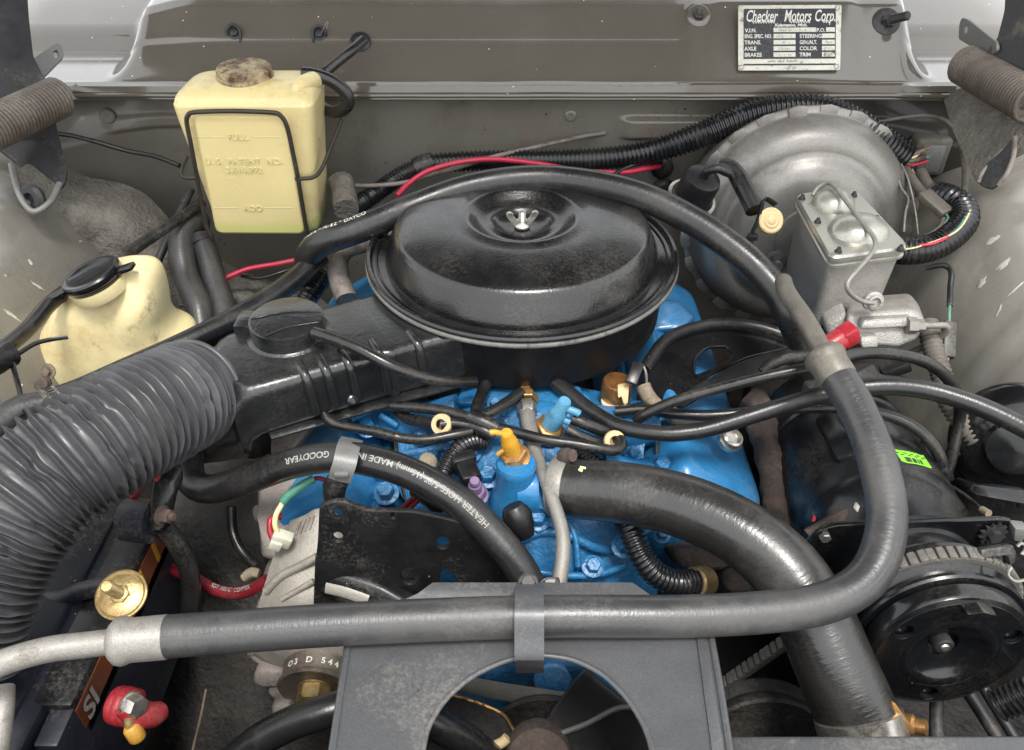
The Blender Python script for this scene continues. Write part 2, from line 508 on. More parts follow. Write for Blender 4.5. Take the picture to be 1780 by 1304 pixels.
M['loom'] = mat("black loom plastic", srgb(24, 25, 28), .3, var=.15, vscale=50, dirt=(srgb(62, 59, 54), .62, .9, 30), dust=.1, coat=.2)
M['loom_grey'] = mat("dusty loom plastic", srgb(96, 90, 82), .6, var=.2, vscale=50, dirt=(srgb(60, 56, 50), .5, .7, 30))
M['plastic'] = mat("black plastic", srgb(26, 26, 28), .36, var=.2, vscale=50, bump=.25, bscale=260, dirt=(srgb(84, 80, 74), .62, .85, 40), dust=.3)
M['battery'] = mat("battery case plastic", srgb(32, 34, 44), .42, var=.15, vscale=20, bump=.3, bscale=200, bdist=.0008, dirt=(srgb(70, 70, 74), .6, .85, 20), specks=(110, .07, srgb(190, 190, 190)), dust=.35)
M['blue'] = mat("blue engine enamel", srgb(42, 112, 162), .32, var=.18, vscale=18, bump=.8, bscale=190, bdist=.0020, coat=.15, dirt=(srgb(38, 72, 100), .52, .74, 12), dirt2=(srgb(66, 72, 74), .6, .76, 30), rvar=.1, dust=.25, dustcol=srgb(140, 152, 160))
M['blue_smooth'] = mat("smooth blue enamel", srgb(44, 118, 170), .31, var=.16, vscale=12, bump=.5, bscale=90, bdist=.0016, coat=.2, rvar=.1, dirt=(srgb(40, 82, 114), .54, .78, 10), dirt2=(srgb(66, 72, 74), .62, .77, 34), dust=.28, dustcol=srgb(145, 156, 164))
M['blueplastic'] = mat("blue plastic valve", srgb(82, 140, 172), .42, var=.12, vscale=60, dirt=(srgb(56, 96, 120), .58, .75, 60), bump=.2, bscale=300)
M['cast'] = mat("cast iron", srgb(158, 155, 150), .4, .35, var=.14, vscale=50, bump=.9, bscale=520, bdist=.0012, dust=.2)
M['booster'] = mat("plated booster steel", srgb(140, 137, 133), .4, .55, var=.16, vscale=12, bump=.3, bscale=240, bdist=.0007, dirt=(srgb(78, 71, 66), .5, .8, 7), dirt2=(srgb(98, 90, 83), .58, .8, 26), dust=.18)
M['lid'] = mat("zinc lid", srgb(170, 169, 160), .36, .7, var=.1, vscale=20, bump=.2, bscale=260, bdist=.0006, dirt=(srgb(146, 134, 114), .6, .95, 14), dust=.15)
M['alu'] = mat("cast aluminium", srgb(152, 147, 138), .55, .35, var=.14, vscale=40, bump=.4, bscale=380, bdist=.0009, dirt=(srgb(96, 88, 80), .6, .8, 24))
M['alu_dirty'] = mat("dirty cast aluminium", srgb(134, 126, 120), .65, .3, var=.2, vscale=50, bump=.5, bscale=300, bdist=.0012, dirt=(srgb(74, 66, 60), .5, .7, 30))
M['tubing'] = mat("dull aluminium tubing", srgb(142, 139, 133), .55, .45, var=.12, vscale=60, bump=.15, bscale=300, dirt=(srgb(112, 106, 100), .55, .75, 60))
M['steel'] = mat("bright steel", srgb(196, 192, 184), .3, .9, var=.15, vscale=80, dirt=(srgb(112, 96, 84), .62, .8, 60))
M['zinc'] = mat("yellow zinc", srgb(184, 160, 112), .38, .75, var=.2, vscale=60, dirt=(srgb(112, 90, 62), .52, .74, 50), bump=.4, bscale=300, bdist=.0008, dust=.25)
M['brass'] = mat("brass", srgb(182, 140, 88), .38, .75, var=.22, vscale=70, dirt=(srgb(104, 72, 50), .48, .7, 60), bump=.3, bscale=300, dust=.2)
M['copper'] = mat("coppery solenoid", srgb(176, 122, 72), .36, .8, var=.25, vscale=50, dirt=(srgb(88, 58, 36), .52, .72, 40), bump=.12, bscale=200)
M['rustyiron'] = mat("rusty iron", srgb(74, 63, 58), .8, .15, var=.4, vscale=40, bump=.6, bscale=180, bdist=.002, dirt=(srgb(108, 84, 76), .52, .72, 34))
M['panel'] = mat("satin radiator panel paint", srgb(74, 75, 77), .4, var=.1, vscale=10, bump=.5, bscale=45, bdist=.0014, dirt=(srgb(58, 58, 58), .58, .8, 14), rvar=.12, dust=.3, specks=(60, .06, GRIME), coat=.15)
M['red'] = mat("red wire insulation", srgb(186, 40, 68), .42, var=.12, vscale=80, dust=.2)
M['redcap'] = mat("red plastic cap", srgb(152, 34, 44), .42, var=.16, vscale=80, bump=.3, bscale=400, dirt=(srgb(90, 26, 30), .58, .75, 40), dust=.2)
M['darkred'] = mat("dark red cable", srgb(112, 26, 36), .42, var=.15, vscale=40)
M['white'] = mat("white print", srgb(212, 210, 202), .6, var=.16, vscale=150, dirt=(srgb(110, 106, 98), .58, .7, 160), dust=0)
M['glint'] = mat("painted pale glint", srgb(196, 193, 185), .2, var=.2, vscale=60, bump=.5, bscale=200, bdist=.001, dirt=(srgb(130, 126, 118), .55, .7, 60), dust=.1)  # pale colour that stands in for glare on the aprons
M['whitedull'] = mat("faded print", srgb(160, 158, 152), .7, var=.3, vscale=200)
M['cream'] = mat("cream plastic", srgb(204, 182, 138), .5, var=.08, vscale=60, sss=.1, dirt=(srgb(150, 116, 72), .62, .8, 60))
M['milky'] = mat("milky connector", srgb(196, 196, 176), .45, var=.08, sss=.15)
M['yellow'] = mat("yellow plastic", srgb(198, 146, 44), .42, var=.14, vscale=60, dirt=(srgb(140, 96, 26), .58, .75, 70), bump=.2, bscale=300)
M['purple'] = mat("lilac plastic", srgb(128, 106, 140), .42, var=.12, vscale=60, dirt=(srgb(96, 76, 104), .58, .75, 60), bump=.2, bscale=300)
M['greenwire'] = mat("green sleeve", srgb(72, 130, 110), .4, var=.2, vscale=90)
M['lime'] = mat("lime label", srgb(126, 206, 40), .55, var=.06)
M['orange'] = mat("orange sticker", srgb(112, 60, 36), .5, var=.15)
M['ivory'] = mat("ivory wire", srgb(226, 214, 160), .45, var=.08)
M['pink'] = mat("pink paint mark", srgb(226, 40, 96), .5)
M['ink'] = mat("black plate enamel", srgb(34, 36, 42), .45, var=.2, vscale=40, dirt=(srgb(70, 70, 76), .6, .8, 30))
M['platealu'] = mat("plate aluminium", srgb(196, 194, 182), .42, .6, var=.15, vscale=70, dirt=(srgb(74, 70, 62), .56, .68, 90))
M['braid'] = mat("dusty braided sleeve", srgb(128, 116, 98), .8, var=.3, vscale=200, bump=.6, bscale=700)
M['ground'] = mat("pale concrete", srgb(150, 146, 138), .85, var=.15, vscale=3, bump=.3, bscale=60)
M['pulley'] = mat("worn pulley steel", srgb(126, 118, 108), .5, .6, var=.2, vscale=50, dirt=(srgb(84, 62, 48), .48, .7, 30))
M['belt'] = mat("cogged belt rubber", srgb(98, 95, 90), .75, var=.15, vscale=60, bump=.2, bscale=500)
M['wornrim'] = mat("worn rim paint", srgb(112, 111, 108), .45, .2, var=.25, vscale=60, bump=.4, bscale=260, bdist=.001, dirt=(srgb(40, 40, 40), .55, .7, 40))
M['print'] = mat("worn hose print", srgb(148, 146, 140), .6, var=.2, vscale=150, dirt=(srgb(90, 88, 84), .62, .75, 160), dust=0)
M['compblack'] = mat("satin compressor paint", srgb(18, 19, 21), .3, var=.2, vscale=20, bump=.25, bscale=110, bdist=.0008, dirt=(srgb(46, 45, 44), .62, .9, 20), dust=.08, specks=(100, .04, srgb(150, 150, 150)), spec=.5)
M['fanblade'] = mat("dull fan paint", srgb(46, 46, 47), .5, var=.15, vscale=16, bump=.3, bscale=90, bdist=.001, dirt=(srgb(66, 64, 61), .58, .85, 14), dust=.15)
M['hoodliner'] = mat("dark hood underside", srgb(44, 42, 40), .6, var=.15, vscale=8)
M['apron_right'] = mat("pale fender apron enamel", srgb(146, 142, 133), .24, var=.06, vscale=5, dirt=(srgb(106, 101, 92), .58, .85, 5), dirt2=(srgb(72, 66, 59), .68, .82, 14), bump=.3, bscale=35, bdist=.003, coat=1.0, dust=.08, grain=.05)
M['tank_front'] = mat("yellowed tank plastic panel", srgb(216, 200, 146), .36, var=.05, vscale=14, sss=.3, dirt=(srgb(176, 150, 92), .6, .85, 16), grain=.03, dust=.0, fluid=(-.036, srgb(186, 196, 104), .55))
M['tubing_dark'] = mat("dark dull tubing", srgb(108, 104, 96), .5, .4, var=.14, vscale=60, bump=.2, bscale=300, dirt=(srgb(78, 73, 66), .54, .75, 50))
def grime_zone(m, x0, x1, col, amount):
    """Road grime that has settled on one end of a panel, with a ragged edge."""
    nt = m.node_tree; N, L = nt.nodes, nt.links
    b = N["Principled BSDF"]; src = b.inputs["Base Color"].links[0].from_socket; rs = b.inputs["Roughness"].links[0].from_socket
    tc = N.new("ShaderNodeTexCoord"); sx = N.new("ShaderNodeSeparateXYZ"); L.new(tc.outputs["Object"], sx.inputs[0])
    nz = N.new("ShaderNodeTexNoise"); nz.inputs["Scale"].default_value = 14; nz.inputs["Detail"].default_value = 8; L.new(tc.outputs["Object"], nz.inputs["Vector"])
    a = N.new("ShaderNodeMath"); a.operation = 'MULTIPLY_ADD'; a.inputs[1].default_value = .22; L.new(nz.outputs[0], a.inputs[0]); L.new(sx.outputs["X"], a.inputs[2])
    r = N.new("ShaderNodeMapRange"); r.inputs[1].default_value = x0 + .11; r.inputs[2].default_value = x1 + .11; r.inputs[4].default_value = amount
    L.new(a.outputs[0], r.inputs[0])
    mx = N.new("ShaderNodeMixRGB"); mx.inputs[2].default_value = col; L.new(r.outputs[0], mx.inputs[0]); L.new(src, mx.inputs[1]); L.new(mx.outputs[0], b.inputs["Base Color"])
    rm = N.new("ShaderNodeMix"); rm.data_type = 'FLOAT'; rm.inputs["B"].default_value = .85; L.new(r.outputs[0], rm.inputs["Factor"]); L.new(rs, rm.inputs["A"]); L.new(rm.outputs["Result"], b.inputs["Roughness"])
grime_zone(M['firewall'], .42, .54, srgb(46, 43, 39), .95)
grime_zone(M['firewall'], -.44, -.56, srgb(88, 85, 80), .7)
# ------------------------------------------------------------------ the setting: ground, cowl, firewall, aprons, hood
def lerp_tab(tab, x):
    if x <= tab[0][0]: return tab[0][1]
    for (a, p), (b, q) in zip(tab, tab[1:]):
        if x <= b:
            s = (x - a) / (b - a)
            return p + (q - p) * s
    return tab[-1][1]

def sstep(a, b, x):
    s = min(max((x - a) / (b - a), 0), 1)
    return s * s * (3 - 2 * s)

mb = MB(); mb.add([(-30, -30, -.85), (30, -30, -.85), (30, 30, -.85), (-30, 30, -.85)], [(0, 1, 2, 3)])
tag(mb.build("ground", M['ground'], angle=0), kind="structure")

COWL_MID = [(.300, .102), (.313, .104), (.319, .1082), (.361, .1435), (.3638, .1482), (.3665, .1505), (.399, .181), (.414, .190), (.44, .195), (.6, .200), (1.2, .21)]
COWL_SIDE = [(.300, .102), (.313, .104), (.40, .107), (.43, .110), (.447, .128), (.46, .136), (.52, .15), (.7, .19), (1.2, .23)]
def cowl_z(x, y):
    w = sstep(.566, .520, -x) if x < 0 else sstep(.588, .550, x)
    # the raised middle is rounded off towards its ends
    ends = sstep(.56, .44, -x) if x < 0 else sstep(.60, .55, x)
    zm = lerp_tab(COWL_MID, y)
    zm = zm - (1 - ends) * .018 * sstep(.33, .42, y)
    zs = lerp_tab(COWL_SIDE, y)
    # flat pad that carries the data plate and the studs
    pad = sstep(.232, .252, x) * sstep(.556, .540, x)
    pz = .104 + max(y - .313, 0) * 1.14 if y < .388 else .104 + (.388 - .313) * 1.14 + (y - .388) * .2
    dip = sstep(.276, .292, x) * sstep(.484, .47, x)
    zm = zm + pad * max(pz - zm, -.002) * (.82 + .18 * dip)
    z = zs + (zm - zs) * w
    if abs(x) > .72: z -= (abs(x) - .72) ** 2 * 1.5
    return z

ys = sorted(set([.300 + .0025 * i for i in range(60)] + [.45 + .012 * i for i in range(12)] + [.6 + .05 * i for i in range(13)]))
xs = [-.92 + .0077 * i for i in range(240)]
mb = MB()
vs, fs = [], []
rows = len(ys) + 3
for x in xs:
    wob = .0012 * noise.noise(V((x * 9, 0, 3)))
    vs += [(x, .336, .082 + wob), (x, .304, .088 + wob), (x, .2985, .094 + wob)]
    for y in ys:
        vs.append((x, y, cowl_z(x, y) + (wob if y < .315 else 0)))
for i in range(len(xs) - 1):
    for j in range(rows - 1):
        fs.append((i * rows + j, (i + 1) * rows + j, (i + 1) * rows + j + 1, i * rows + j + 1))
mb.add(vs, fs)
cowl = tag(mb.build("cowl", M['paint'], angle=50), kind="structure")
# folded seam under the lip
mb = MB()
for (y0, z0, r) in ((.2975, .0905, .0032), (.3045, .0835, .0026)):
    pts = [V((-.9 + i * .05, y0, z0 + .0014 * noise.noise(V((i * .45, 0, 3))))) for i in range(37)]
    t_ = Tube(pts, r, n=8, step=.02); mb.add(t_.mb.v, t_.mb.f)
mb.build("seam", M['paint'], cowl)

# firewall with a pressed bead
def fw_y(x, z):
    y = .340
    bead = sstep(.155, .175, x) * sstep(.62, .60, x) * sstep(.010, .017, z) * sstep(.047, .040, z)
    y -= .010 * bead
    bead2 = sstep(-.585, -.57, x) * sstep(-.43, -.445, x) * sstep(.028, .034, z) * sstep(.052, .046, z)
    y -= .006 * bead2
    y -= .05 * sstep(-.10, -.35, z)
    y += .003 * noise.noise(V((x * 5, z * 5, 1)))
    # side pockets run forward into the aprons
    y -= .10 * sstep(.50, .72, abs(x)) * sstep(.10, .02, z)
    return y
nx, nz = 240, 130
vs, fs = [], []
for i in range(nx + 1):
    for j in range(nz + 1):
        x = -.8 + 1.6 * i / nx
        z = .095 - (.2 * j / 80 if j < 80 else .2 + (j - 80) * .011)
        vs.append((x, fw_y(x, z), z))
for i in range(nx):
    for j in range(nz):
        fs.append((i * (nz + 1) + j, (i + 1) * (nz + 1) + j, (i + 1) * (nz + 1) + j + 1, i * (nz + 1) + j + 1))
fw = tag(MB().add(vs, fs).build("firewall", M['firewall'], angle=50), kind="structure")
# small pressings and plugs of the firewall
def fw_at(u, v):
    p = W(u, v, y=.34)
    for _ in range(3): p = W(u, v, y=fw_y(p.x, p.z))
    return p
for (u, v, r, h) in ((992, 201, .0085, .003), (1238, 170, .004, .006), (188, 202, .011, .006), (470, 175, .004, .004)):
    p = fw_at(u, v)
    lathe(mb := MB(), p, (0, -1, .1), [(r, -.004), (r, h * .6), (r * .8, h), (r * .5, h * 1.02), (0, h * .9)], 20)
    mb.build("plug", M['firewall'], fw)
for (u, v, r) in ((1150, 290, .017), (1152, 330, .019), (1600, 265, .03)):
    p = fw_at(u, v)
    lathe(mb := MB(), p, (0, -1, .1), [(r, -.002), (r, .006), (r * .8, .010), (r * .45, .012), (0, .011)], 24)
    mb.build("grommet", M['plastic'], fw)
# undercoated ledge at the foot of the firewall
mb = MB()
patch(mb, [[(100, 300, 1.12), (240, 330, 1.16), (330, 420, 1.17), (420, 470, 1.2), (560, 520, 1.22)],
           [(60, 350, 1.06), (200, 385, 1.10), (300, 460, 1.13), (420, 520, 1.14), (600, 560, 1.16)],
           [(60, 430, 1.08), (180, 470, 1.12), (290, 540, 1.16), (430, 590, 1.18), (600, 620, 1.2)]],
      10, 10, disp=lambda p: V((0, -.006, .004)) * noise.noise(p * 40))
tag(mb.build("toe_board", M['undercoat']), kind="structure")

APRON = [(.50, -.75), (.505, -.36), (.515, -.26), (.535, -.19), (.56, -.125), (.60, -.06), (.64, -.022), (.69, .0), (.76, .012), (.86, .02)]
def apron(side):
    mb = MB(); vs, fs = [], []
    prof = cr([V((a, b)) for a, b in APRON], 7)
    n = len(prof); ny = 90
    for i in range(ny + 1):
        y = -.78 + 1.12 * i / ny
        for k, p in enumerate(prof):
            x, z = p.x, p.y
            arch = .05 * (1 - ((y + .02) / .38) ** 2)          # wheel arch rises in the middle
            z += arch * sstep(-.3, -.05, z)
            z += .0018 * noise.noise(V((x * 14, y * 14, z * 14))) * 2
            if side > 0:                                      # pressed ribs of the right apron
                z += .0045 * math.sin(min(max((y + .165) / .0075, 0), 6 * math.pi)) * sstep(-.26, -.18, z) * sstep(.0, -.05, z)
            # ahead of the wheel house the apron steps outwards to make room
            x += (.30 if side < 0 else .26) * sstep(-.15 if side < 0 else -.17, -.26, y)
            vs.append((side * x, y, z))
    for i in range(ny):
        for k in range(n - 1):
            fs.append((i * n + k, (i + 1) * n + k, (i + 1) * n + k + 1, i * n + k + 1))
    lowf = [f for f in fs if max(vs[i][2] for i in f) < -.17 and max(vs[i][1] for i in f) < -.10]
    lows = set(lowf)
    mb.add(vs, [f for f in fs if f not in lows])
    o = tag(mb.build("fender_apron_left" if side < 0 else "fender_apron_right", M['apron'] if side < 0 else M['apron_right'], angle=60), kind="structure")
    MB().add(vs, lowf).build("lower_apron", M['shade'], o, 60)  # low front faces of the apron, in the dark material
    return o
apl, apr = apron(-1), apron(1)

# glints of glare on the aprons, put in as pale glossy patches
PROF = cr([V((a, b)) for a, b in APRON], 7)
def ap_z(x, y):
    x = abs(x); z = PROF[-1].y
    for a, b in zip(PROF, PROF[1:]):
        if a.x <= x <= b.x: z = a.y + (b.y - a.y) * (x - a.x) / max(b.x - a.x, 1e-6); break
    return z + .05 * (1 - ((y + .02) / .38) ** 2) * sstep(-.3, -.05, z) + .0036 * noise.noise(V((x * 14, y * 14, z * 14)))
def glint(u, v, w, h, rot, par, seed):
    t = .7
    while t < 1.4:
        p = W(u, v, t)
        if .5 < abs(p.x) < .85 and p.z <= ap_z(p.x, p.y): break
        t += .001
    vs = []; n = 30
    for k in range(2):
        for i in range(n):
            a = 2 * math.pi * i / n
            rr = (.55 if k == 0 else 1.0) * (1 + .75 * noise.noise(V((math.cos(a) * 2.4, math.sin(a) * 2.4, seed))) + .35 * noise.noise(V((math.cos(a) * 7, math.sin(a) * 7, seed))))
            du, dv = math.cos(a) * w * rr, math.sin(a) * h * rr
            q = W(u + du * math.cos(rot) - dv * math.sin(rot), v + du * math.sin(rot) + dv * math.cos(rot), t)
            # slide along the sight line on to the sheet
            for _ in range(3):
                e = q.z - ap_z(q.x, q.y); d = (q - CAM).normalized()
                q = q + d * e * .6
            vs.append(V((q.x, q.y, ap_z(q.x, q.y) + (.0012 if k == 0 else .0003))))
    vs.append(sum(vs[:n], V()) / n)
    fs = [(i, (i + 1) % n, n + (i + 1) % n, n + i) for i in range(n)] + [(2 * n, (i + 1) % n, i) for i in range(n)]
    MB().add(vs, fs).build("painted_glint", M['glint'], par)
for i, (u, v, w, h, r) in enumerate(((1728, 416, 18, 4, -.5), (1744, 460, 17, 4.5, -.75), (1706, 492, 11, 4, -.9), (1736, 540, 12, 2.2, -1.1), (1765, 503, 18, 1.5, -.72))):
    glint(u, v, w, h, r, apr, i * 3.3)
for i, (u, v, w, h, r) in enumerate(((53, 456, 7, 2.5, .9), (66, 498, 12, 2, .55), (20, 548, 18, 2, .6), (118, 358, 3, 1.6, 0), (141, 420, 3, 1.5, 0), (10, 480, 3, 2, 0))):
    glint(u, v, w, h, r, apl, 50 + i * 3.3)

# the raised hood above the cowl (reflected in the cowl's enamel)
mb = MB(); vs, fs = [], []
for i in range(25):
    for j in range(25):
        x = -.72 + 1.44 * i / 24; s = j / 24
        y = .48 - .88 * s + .04 * s * s; z = .41 + 1.0 * s
        z += .03 * math.cos(x * 2.2); vs.append((x, y, z))
for i in range(24):
    for j in range(24): fs.append((i * 25 + j, (i + 1) * 25 + j, (i + 1) * 25 + j + 1, i * 25 + j + 1))
tag(MB().add(vs, fs).build("hood", M['hoodliner'], solid=.02), kind="structure")

# radiator support: the bar along the lower edge and the sheet below it
mb = MB()
zb = -.062
a, b = W(1262, 1277, z=zb), W(1830, 1276, z=zb)
l, r_ = W(-40, 1330, z=zb), W(585, 1330, z=zb)
prism(mb, [a, b, b + V((0, -.16, 0)), a + V((0, -.16, 0))], (0, 0, -.03), .004, 3)
f0 = W(900, 1338, z=zb).y
prism(mb, [V((-.80, f0, zb - .002)), V((a.x - .002, f0, zb - .002)), V((a.x - .002, f0 - .11, zb - .002)), V((-.80, f0 - .11, zb - .002))], (0, 0, -.03), .004, 3)
bar = tag(mb.build("radiator_support", M['panel'], angle=40), kind="structure")
mb = MB(); box(mb, (0, -.60, -.42), (1.3, .02, .62), .003)
mb.build("core", M['shade'], bar)

# dark floor and side walls added to keep the bay's gaps dark
mb = MB(); box(mb, (0, -.15, -.56), (1.7, 1.1, .03), .004)
tag(mb.build("shade_floor", M['shade']), kind="structure")
for s_ in (-1, 1):
    box(mb := MB(), (s_ * .88, -.42, -.3), (.03, .55, .62), .004); tag(mb.build("shade_wall_left" if s_ < 0 else "shade_wall_right", M['shade']), kind="structure")
    box(mb := MB(), (s_ * .43, -.2, -.42), (.08, .9, .12), .01); tag(mb.build("frame_rail_left" if s_ < 0 else "frame_rail_right", M['shade']), kind="structure")

# ------------------------------------------------------------------ data plate
BL, BR, TL, TR = W(1283, 123, 1.1085), W(1460, 122, 1.1085), W(1286, 10, 1.1065), W(1467, 8, 1.1065)
pf = frame_of(BL, BR, TL)
PWm, PHm = (BR - BL).length, (TL - BL).length
dp = thing("data_plate", "black and silver maker's data plate riveted to the cowl", "plate", BL)
mb = MB(); plate(mb, rounded([(0, 0), (PWm, 0), (PWm * 1.012, PHm), (0, PHm)], .003), [], .0016, pf); mb.build("base", M['platealu'], dp)
def lay(mb, x0, y0, x1, y1, h):
    g, ex, ey, ez = pf
    P = lambda x, y: g + ex * (x * PWm) + ey * (y * PHm) + ez * h
    prism(mb, [P(x0, y0), P(x1, y0), P(x1, y1), P(x0, y1)], ez * .0003)
mb = MB(); lay(mb, .052, .175, .955, .945, .0008); lay(mb, .052, .075, .955, .1, .0008); mb.build("field", M['ink'], dp)
mb = MB()
for (x0, x1, y) in ((.345, .76, .585), (.86, .945, .585), (.345, .56, .49), (.82, .945, .49), (.345, .56, .395), (.82, .945, .395), (.345, .56, .3), (.82, .945, .3), (.345, .56, .205), (.82, .945, .205)):
    lay(mb, x0, y, x1, y + .068, .0011)
mb.build("blank", M['platealu'], dp)
def ptext(mb, s, x, y, size, off=.0, shear=0, xs_=1.0):
    g, ex, ey, ez = pf
    lettering(mb, s, size * PHm, (g + ex * (x * PWm) + ey * (y * PHm) + ez * .0013, ex, ey, ez), offset=off, shear=shear, xs=xs_)
mb = MB()
ptext(mb, "Checker", .07, .75, .25, .0003, .28, .56); ptext(mb, "Motors", .445, .75, .25, .0003, .28, .56); ptext(mb, "Corp.", .742, .75, .25, .0003, .28, .56)
ptext(mb, "Kalamazoo, Mich.", .355, .672, .062, .0002, .2, 1.15)
for s, x, y in (("V.I.N.", .065, .585), ("P.O.", .765, .585), ("ENG. SPEC. NO.", .06, .495), ("STEERING", .6, .495), ("TRANS.", .06, .4), ("GEN./ALT.", .6, .4), ("AXLE", .06, .305), ("COLOR", .6, .305), ("BRAKES", .06, .21), ("TRIM", .6, .21)):
    ptext(mb, s, x, y, .082, .00018, 0, .74 if len(s) > 8 else .95)
mb.build("lettering", M['white'], dp)
mb = MB()                                                    # checkered underline of the title
for x0, x1 in ((.13, .36), (.5, .705), (.82, .9)):
    k = int((x1 - x0) / .0125)
    for i in range(k):
        for j in range(2):
            if (i + j) % 2: lay(mb, x0 + i * .0125, .722 + j * .02, x0 + (i + 1) * .0125, .742 + j * .02, .0011)
mb.build("checker_band", M['white'], dp, kind="stuff")
mb = MB()                                                    # worn stamped characters
random.seed(3)
for (x0, x1, y) in ((.4, .74, .6), (.37, .53, .505), (.87, .9, .505), (.4, .5, .41), (.84, .93, .41), (.4, .5, .315), (.84, .9, .315), (.4, .52, .22), (.87, .9, .22), (.3, .6, .125)):
    x = x0
    while x < x1:
        if random.random() < .7: lay(mb, x, y, x + random.uniform(.004, .013), y + random.uniform(.015, .04), .00145)
        x += .018
mb.build("stamping", M['whitedull'], dp, kind="stuff")
for (x, y) in ((.03, .95), (.975, .955), (.03, .045), (.965, .05)):
    g, ex, ey, ez = pf
    lathe(mb := MB(), g + ex * x * PWm + ey * y * PHm + ez * .0008, ez, [(.0038, 0), (.0036, .0014), (.0024, .0022), (.0018, .0012), (0, .0010)], 16)
    mb.build("rivet", M['platealu'], dp)

# studs and screws on the cowl face
def cowl_hit(u, v):
    t = .9
    for _ in range(600):
        p = W(u, v, t)
        if p.y > .298 and p.z <= cowl_z(p.x, p.y): return p
        t += .001
    return p
cn = V((0, -.75, .66))
def cowl_stud(u, v, label, washer, hr, hh, stud, sr, ax, m1):
    p = cowl_hit(u, v)
    o = thing("stud", label, "fastener", p)
    lathe(mb := MB(), p, cn, [(washer, -.003), (washer, .002), (washer * .9, .0032), (hr, .0035), (0, .0035)], 28); mb.build("washer", m1, o)
    hexbolt(mb := MB(), p + cn * .003, ax, hr, hh, stud=stud, stud_r=sr); mb.build("nut", M['hinge'], o)
cowl_stud(1214, 28, "hex nut on a round dimple to the left of the data plate", .016, .0085, .007, .004, .005, cn, M['paint'])
cowl_stud(1540, 38, "long threaded stud with washer to the right of the data plate", .0195, .0095, .008, .026, .0062, V((.45, -.8, .4)), M['hinge'])
# ------------------------------------------------------------------ hood hinges with springs
def coil(p0, p1, R, wire, turns):
    p0, p1 = V(p0), V(p1); ax = (p1 - p0); L = ax.length; x, y, z = basis(ax)
    pts = []
    n = int(turns * 18)
    for i in range(n + 1):
        a = 2 * math.pi * turns * i / n
        pts.append(p0 + z * (L * i / n) + x * math.cos(a) * R + y * math.sin(a) * R)
    T = Tube.__new__(Tube)
    # direct sweep along the helix
    fr = frames(pts); mb = MB(); vs, uv, fs = [], [], []; m = 8
    for i, (p, (t, a, b)) in enumerate(zip(pts, fr)):
        for q in range(m):
            an = 2 * math.pi * q / m
            vs.append(p + (a * math.cos(an) + b * math.sin(an)) * wire); uv.append((i / n, q / m))
    for i in range(len(pts) - 1):
        for q in range(m): fs.append((i * m + q, i * m + (q + 1) % m, (i + 1) * m + (q + 1) % m, (i + 1) * m + q))
    fs.append(tuple(range(m))); fs.append(tuple(range((len(pts) - 1) * m, len(pts) * m)))
    return mb.add(vs, fs, uv)

def flat_part(outline_px, holes_px, o, px, py, thick, bevel=.0008, rnd=.006):
    fr = frame_of(W(*o), W(*px), W(*py))
    assert abs(fr[3].dot((CAM - fr[0]).normalized())) > .3, (o, fr[3].dot((CAM - fr[0]).normalized()))
    ol = rounded(plane2d(fr, outline_px), rnd)
    hs_ = [rounded(plane2d(fr, h), .004) for h in holes_px]
    return plate(MB(), ol, hs_, thick, fr, bevel)

# left hinge
hl = thing("hood_hinge", "dark hood hinge at the left edge with bare rusty coil spring", "hinge", W(40, 300, .98), "hood hinges")
flat_part([(-80, -60), (44, -60), (50, 30), (58, 100), (78, 138), (118, 164), (100, 190), (50, 205), (-80, 205)], [], (0, 100, 1.02), (100, 100, 1.05), (0, 0, 1.04), .006).build("arm", M['hinge'], hl)
flat_part([(-70, 200), (60, 185), (92, 195), (118, 300), (112, 325), (85, 345), (50, 300), (-10, 255), (-70, 235)], [], (0, 250, 1.03), (100, 250, 1.06), (0, 180, 1.04), .008).build("side_plate", M['hinge'], hl)
flat_part([(36, 118), (96, 77), (107, 80), (111, 100), (80, 132), (52, 152)], [[(92, 92), (98, 88), (101, 100), (95, 104)]], (40, 120, 1.06), (105, 85, 1.12), (50, 150, 1.05), .005).build("tab", M['hinge_grey'], hl)
coil(W(-40, 236, .93), W(104, 168, 1.02), .0222, .0028, 25).build("spring", M['spring'], hl, angle=80)
lathe(MB(), W(-40, 236, .93), W(104, 168, 1.02) - W(-40, 236, .93), [(.019, 0), (.0205, .01), (.0205, .125), (.014, .135), (0, .136)], 20).build("core", M['spring'], hl)
tube("spring_hook", M['hinge_grey'], [(20, 285, 1.0), (28, 320, .995), (40, 350, .99), (60, 368, .99), (88, 350, 1.0), (104, 320, 1.02)], .004, hl)
flat_part([(26, 300), (48, 285), (100, 325), (92, 352), (66, 368), (42, 352)], [], (30, 300, 1.01), (100, 320, 1.05), (60, 368, 1.0), .006).build("cup", M['undercoat'], hl)
lathe(MB(), W(60, 345, 1.0), (-.2, -.9, .3), [(.017, 0), (.018, .006), (.014, .010), (.008, .010), (.006, .004), (0, .004)], 24).build("bushing", M['hinge'], hl)

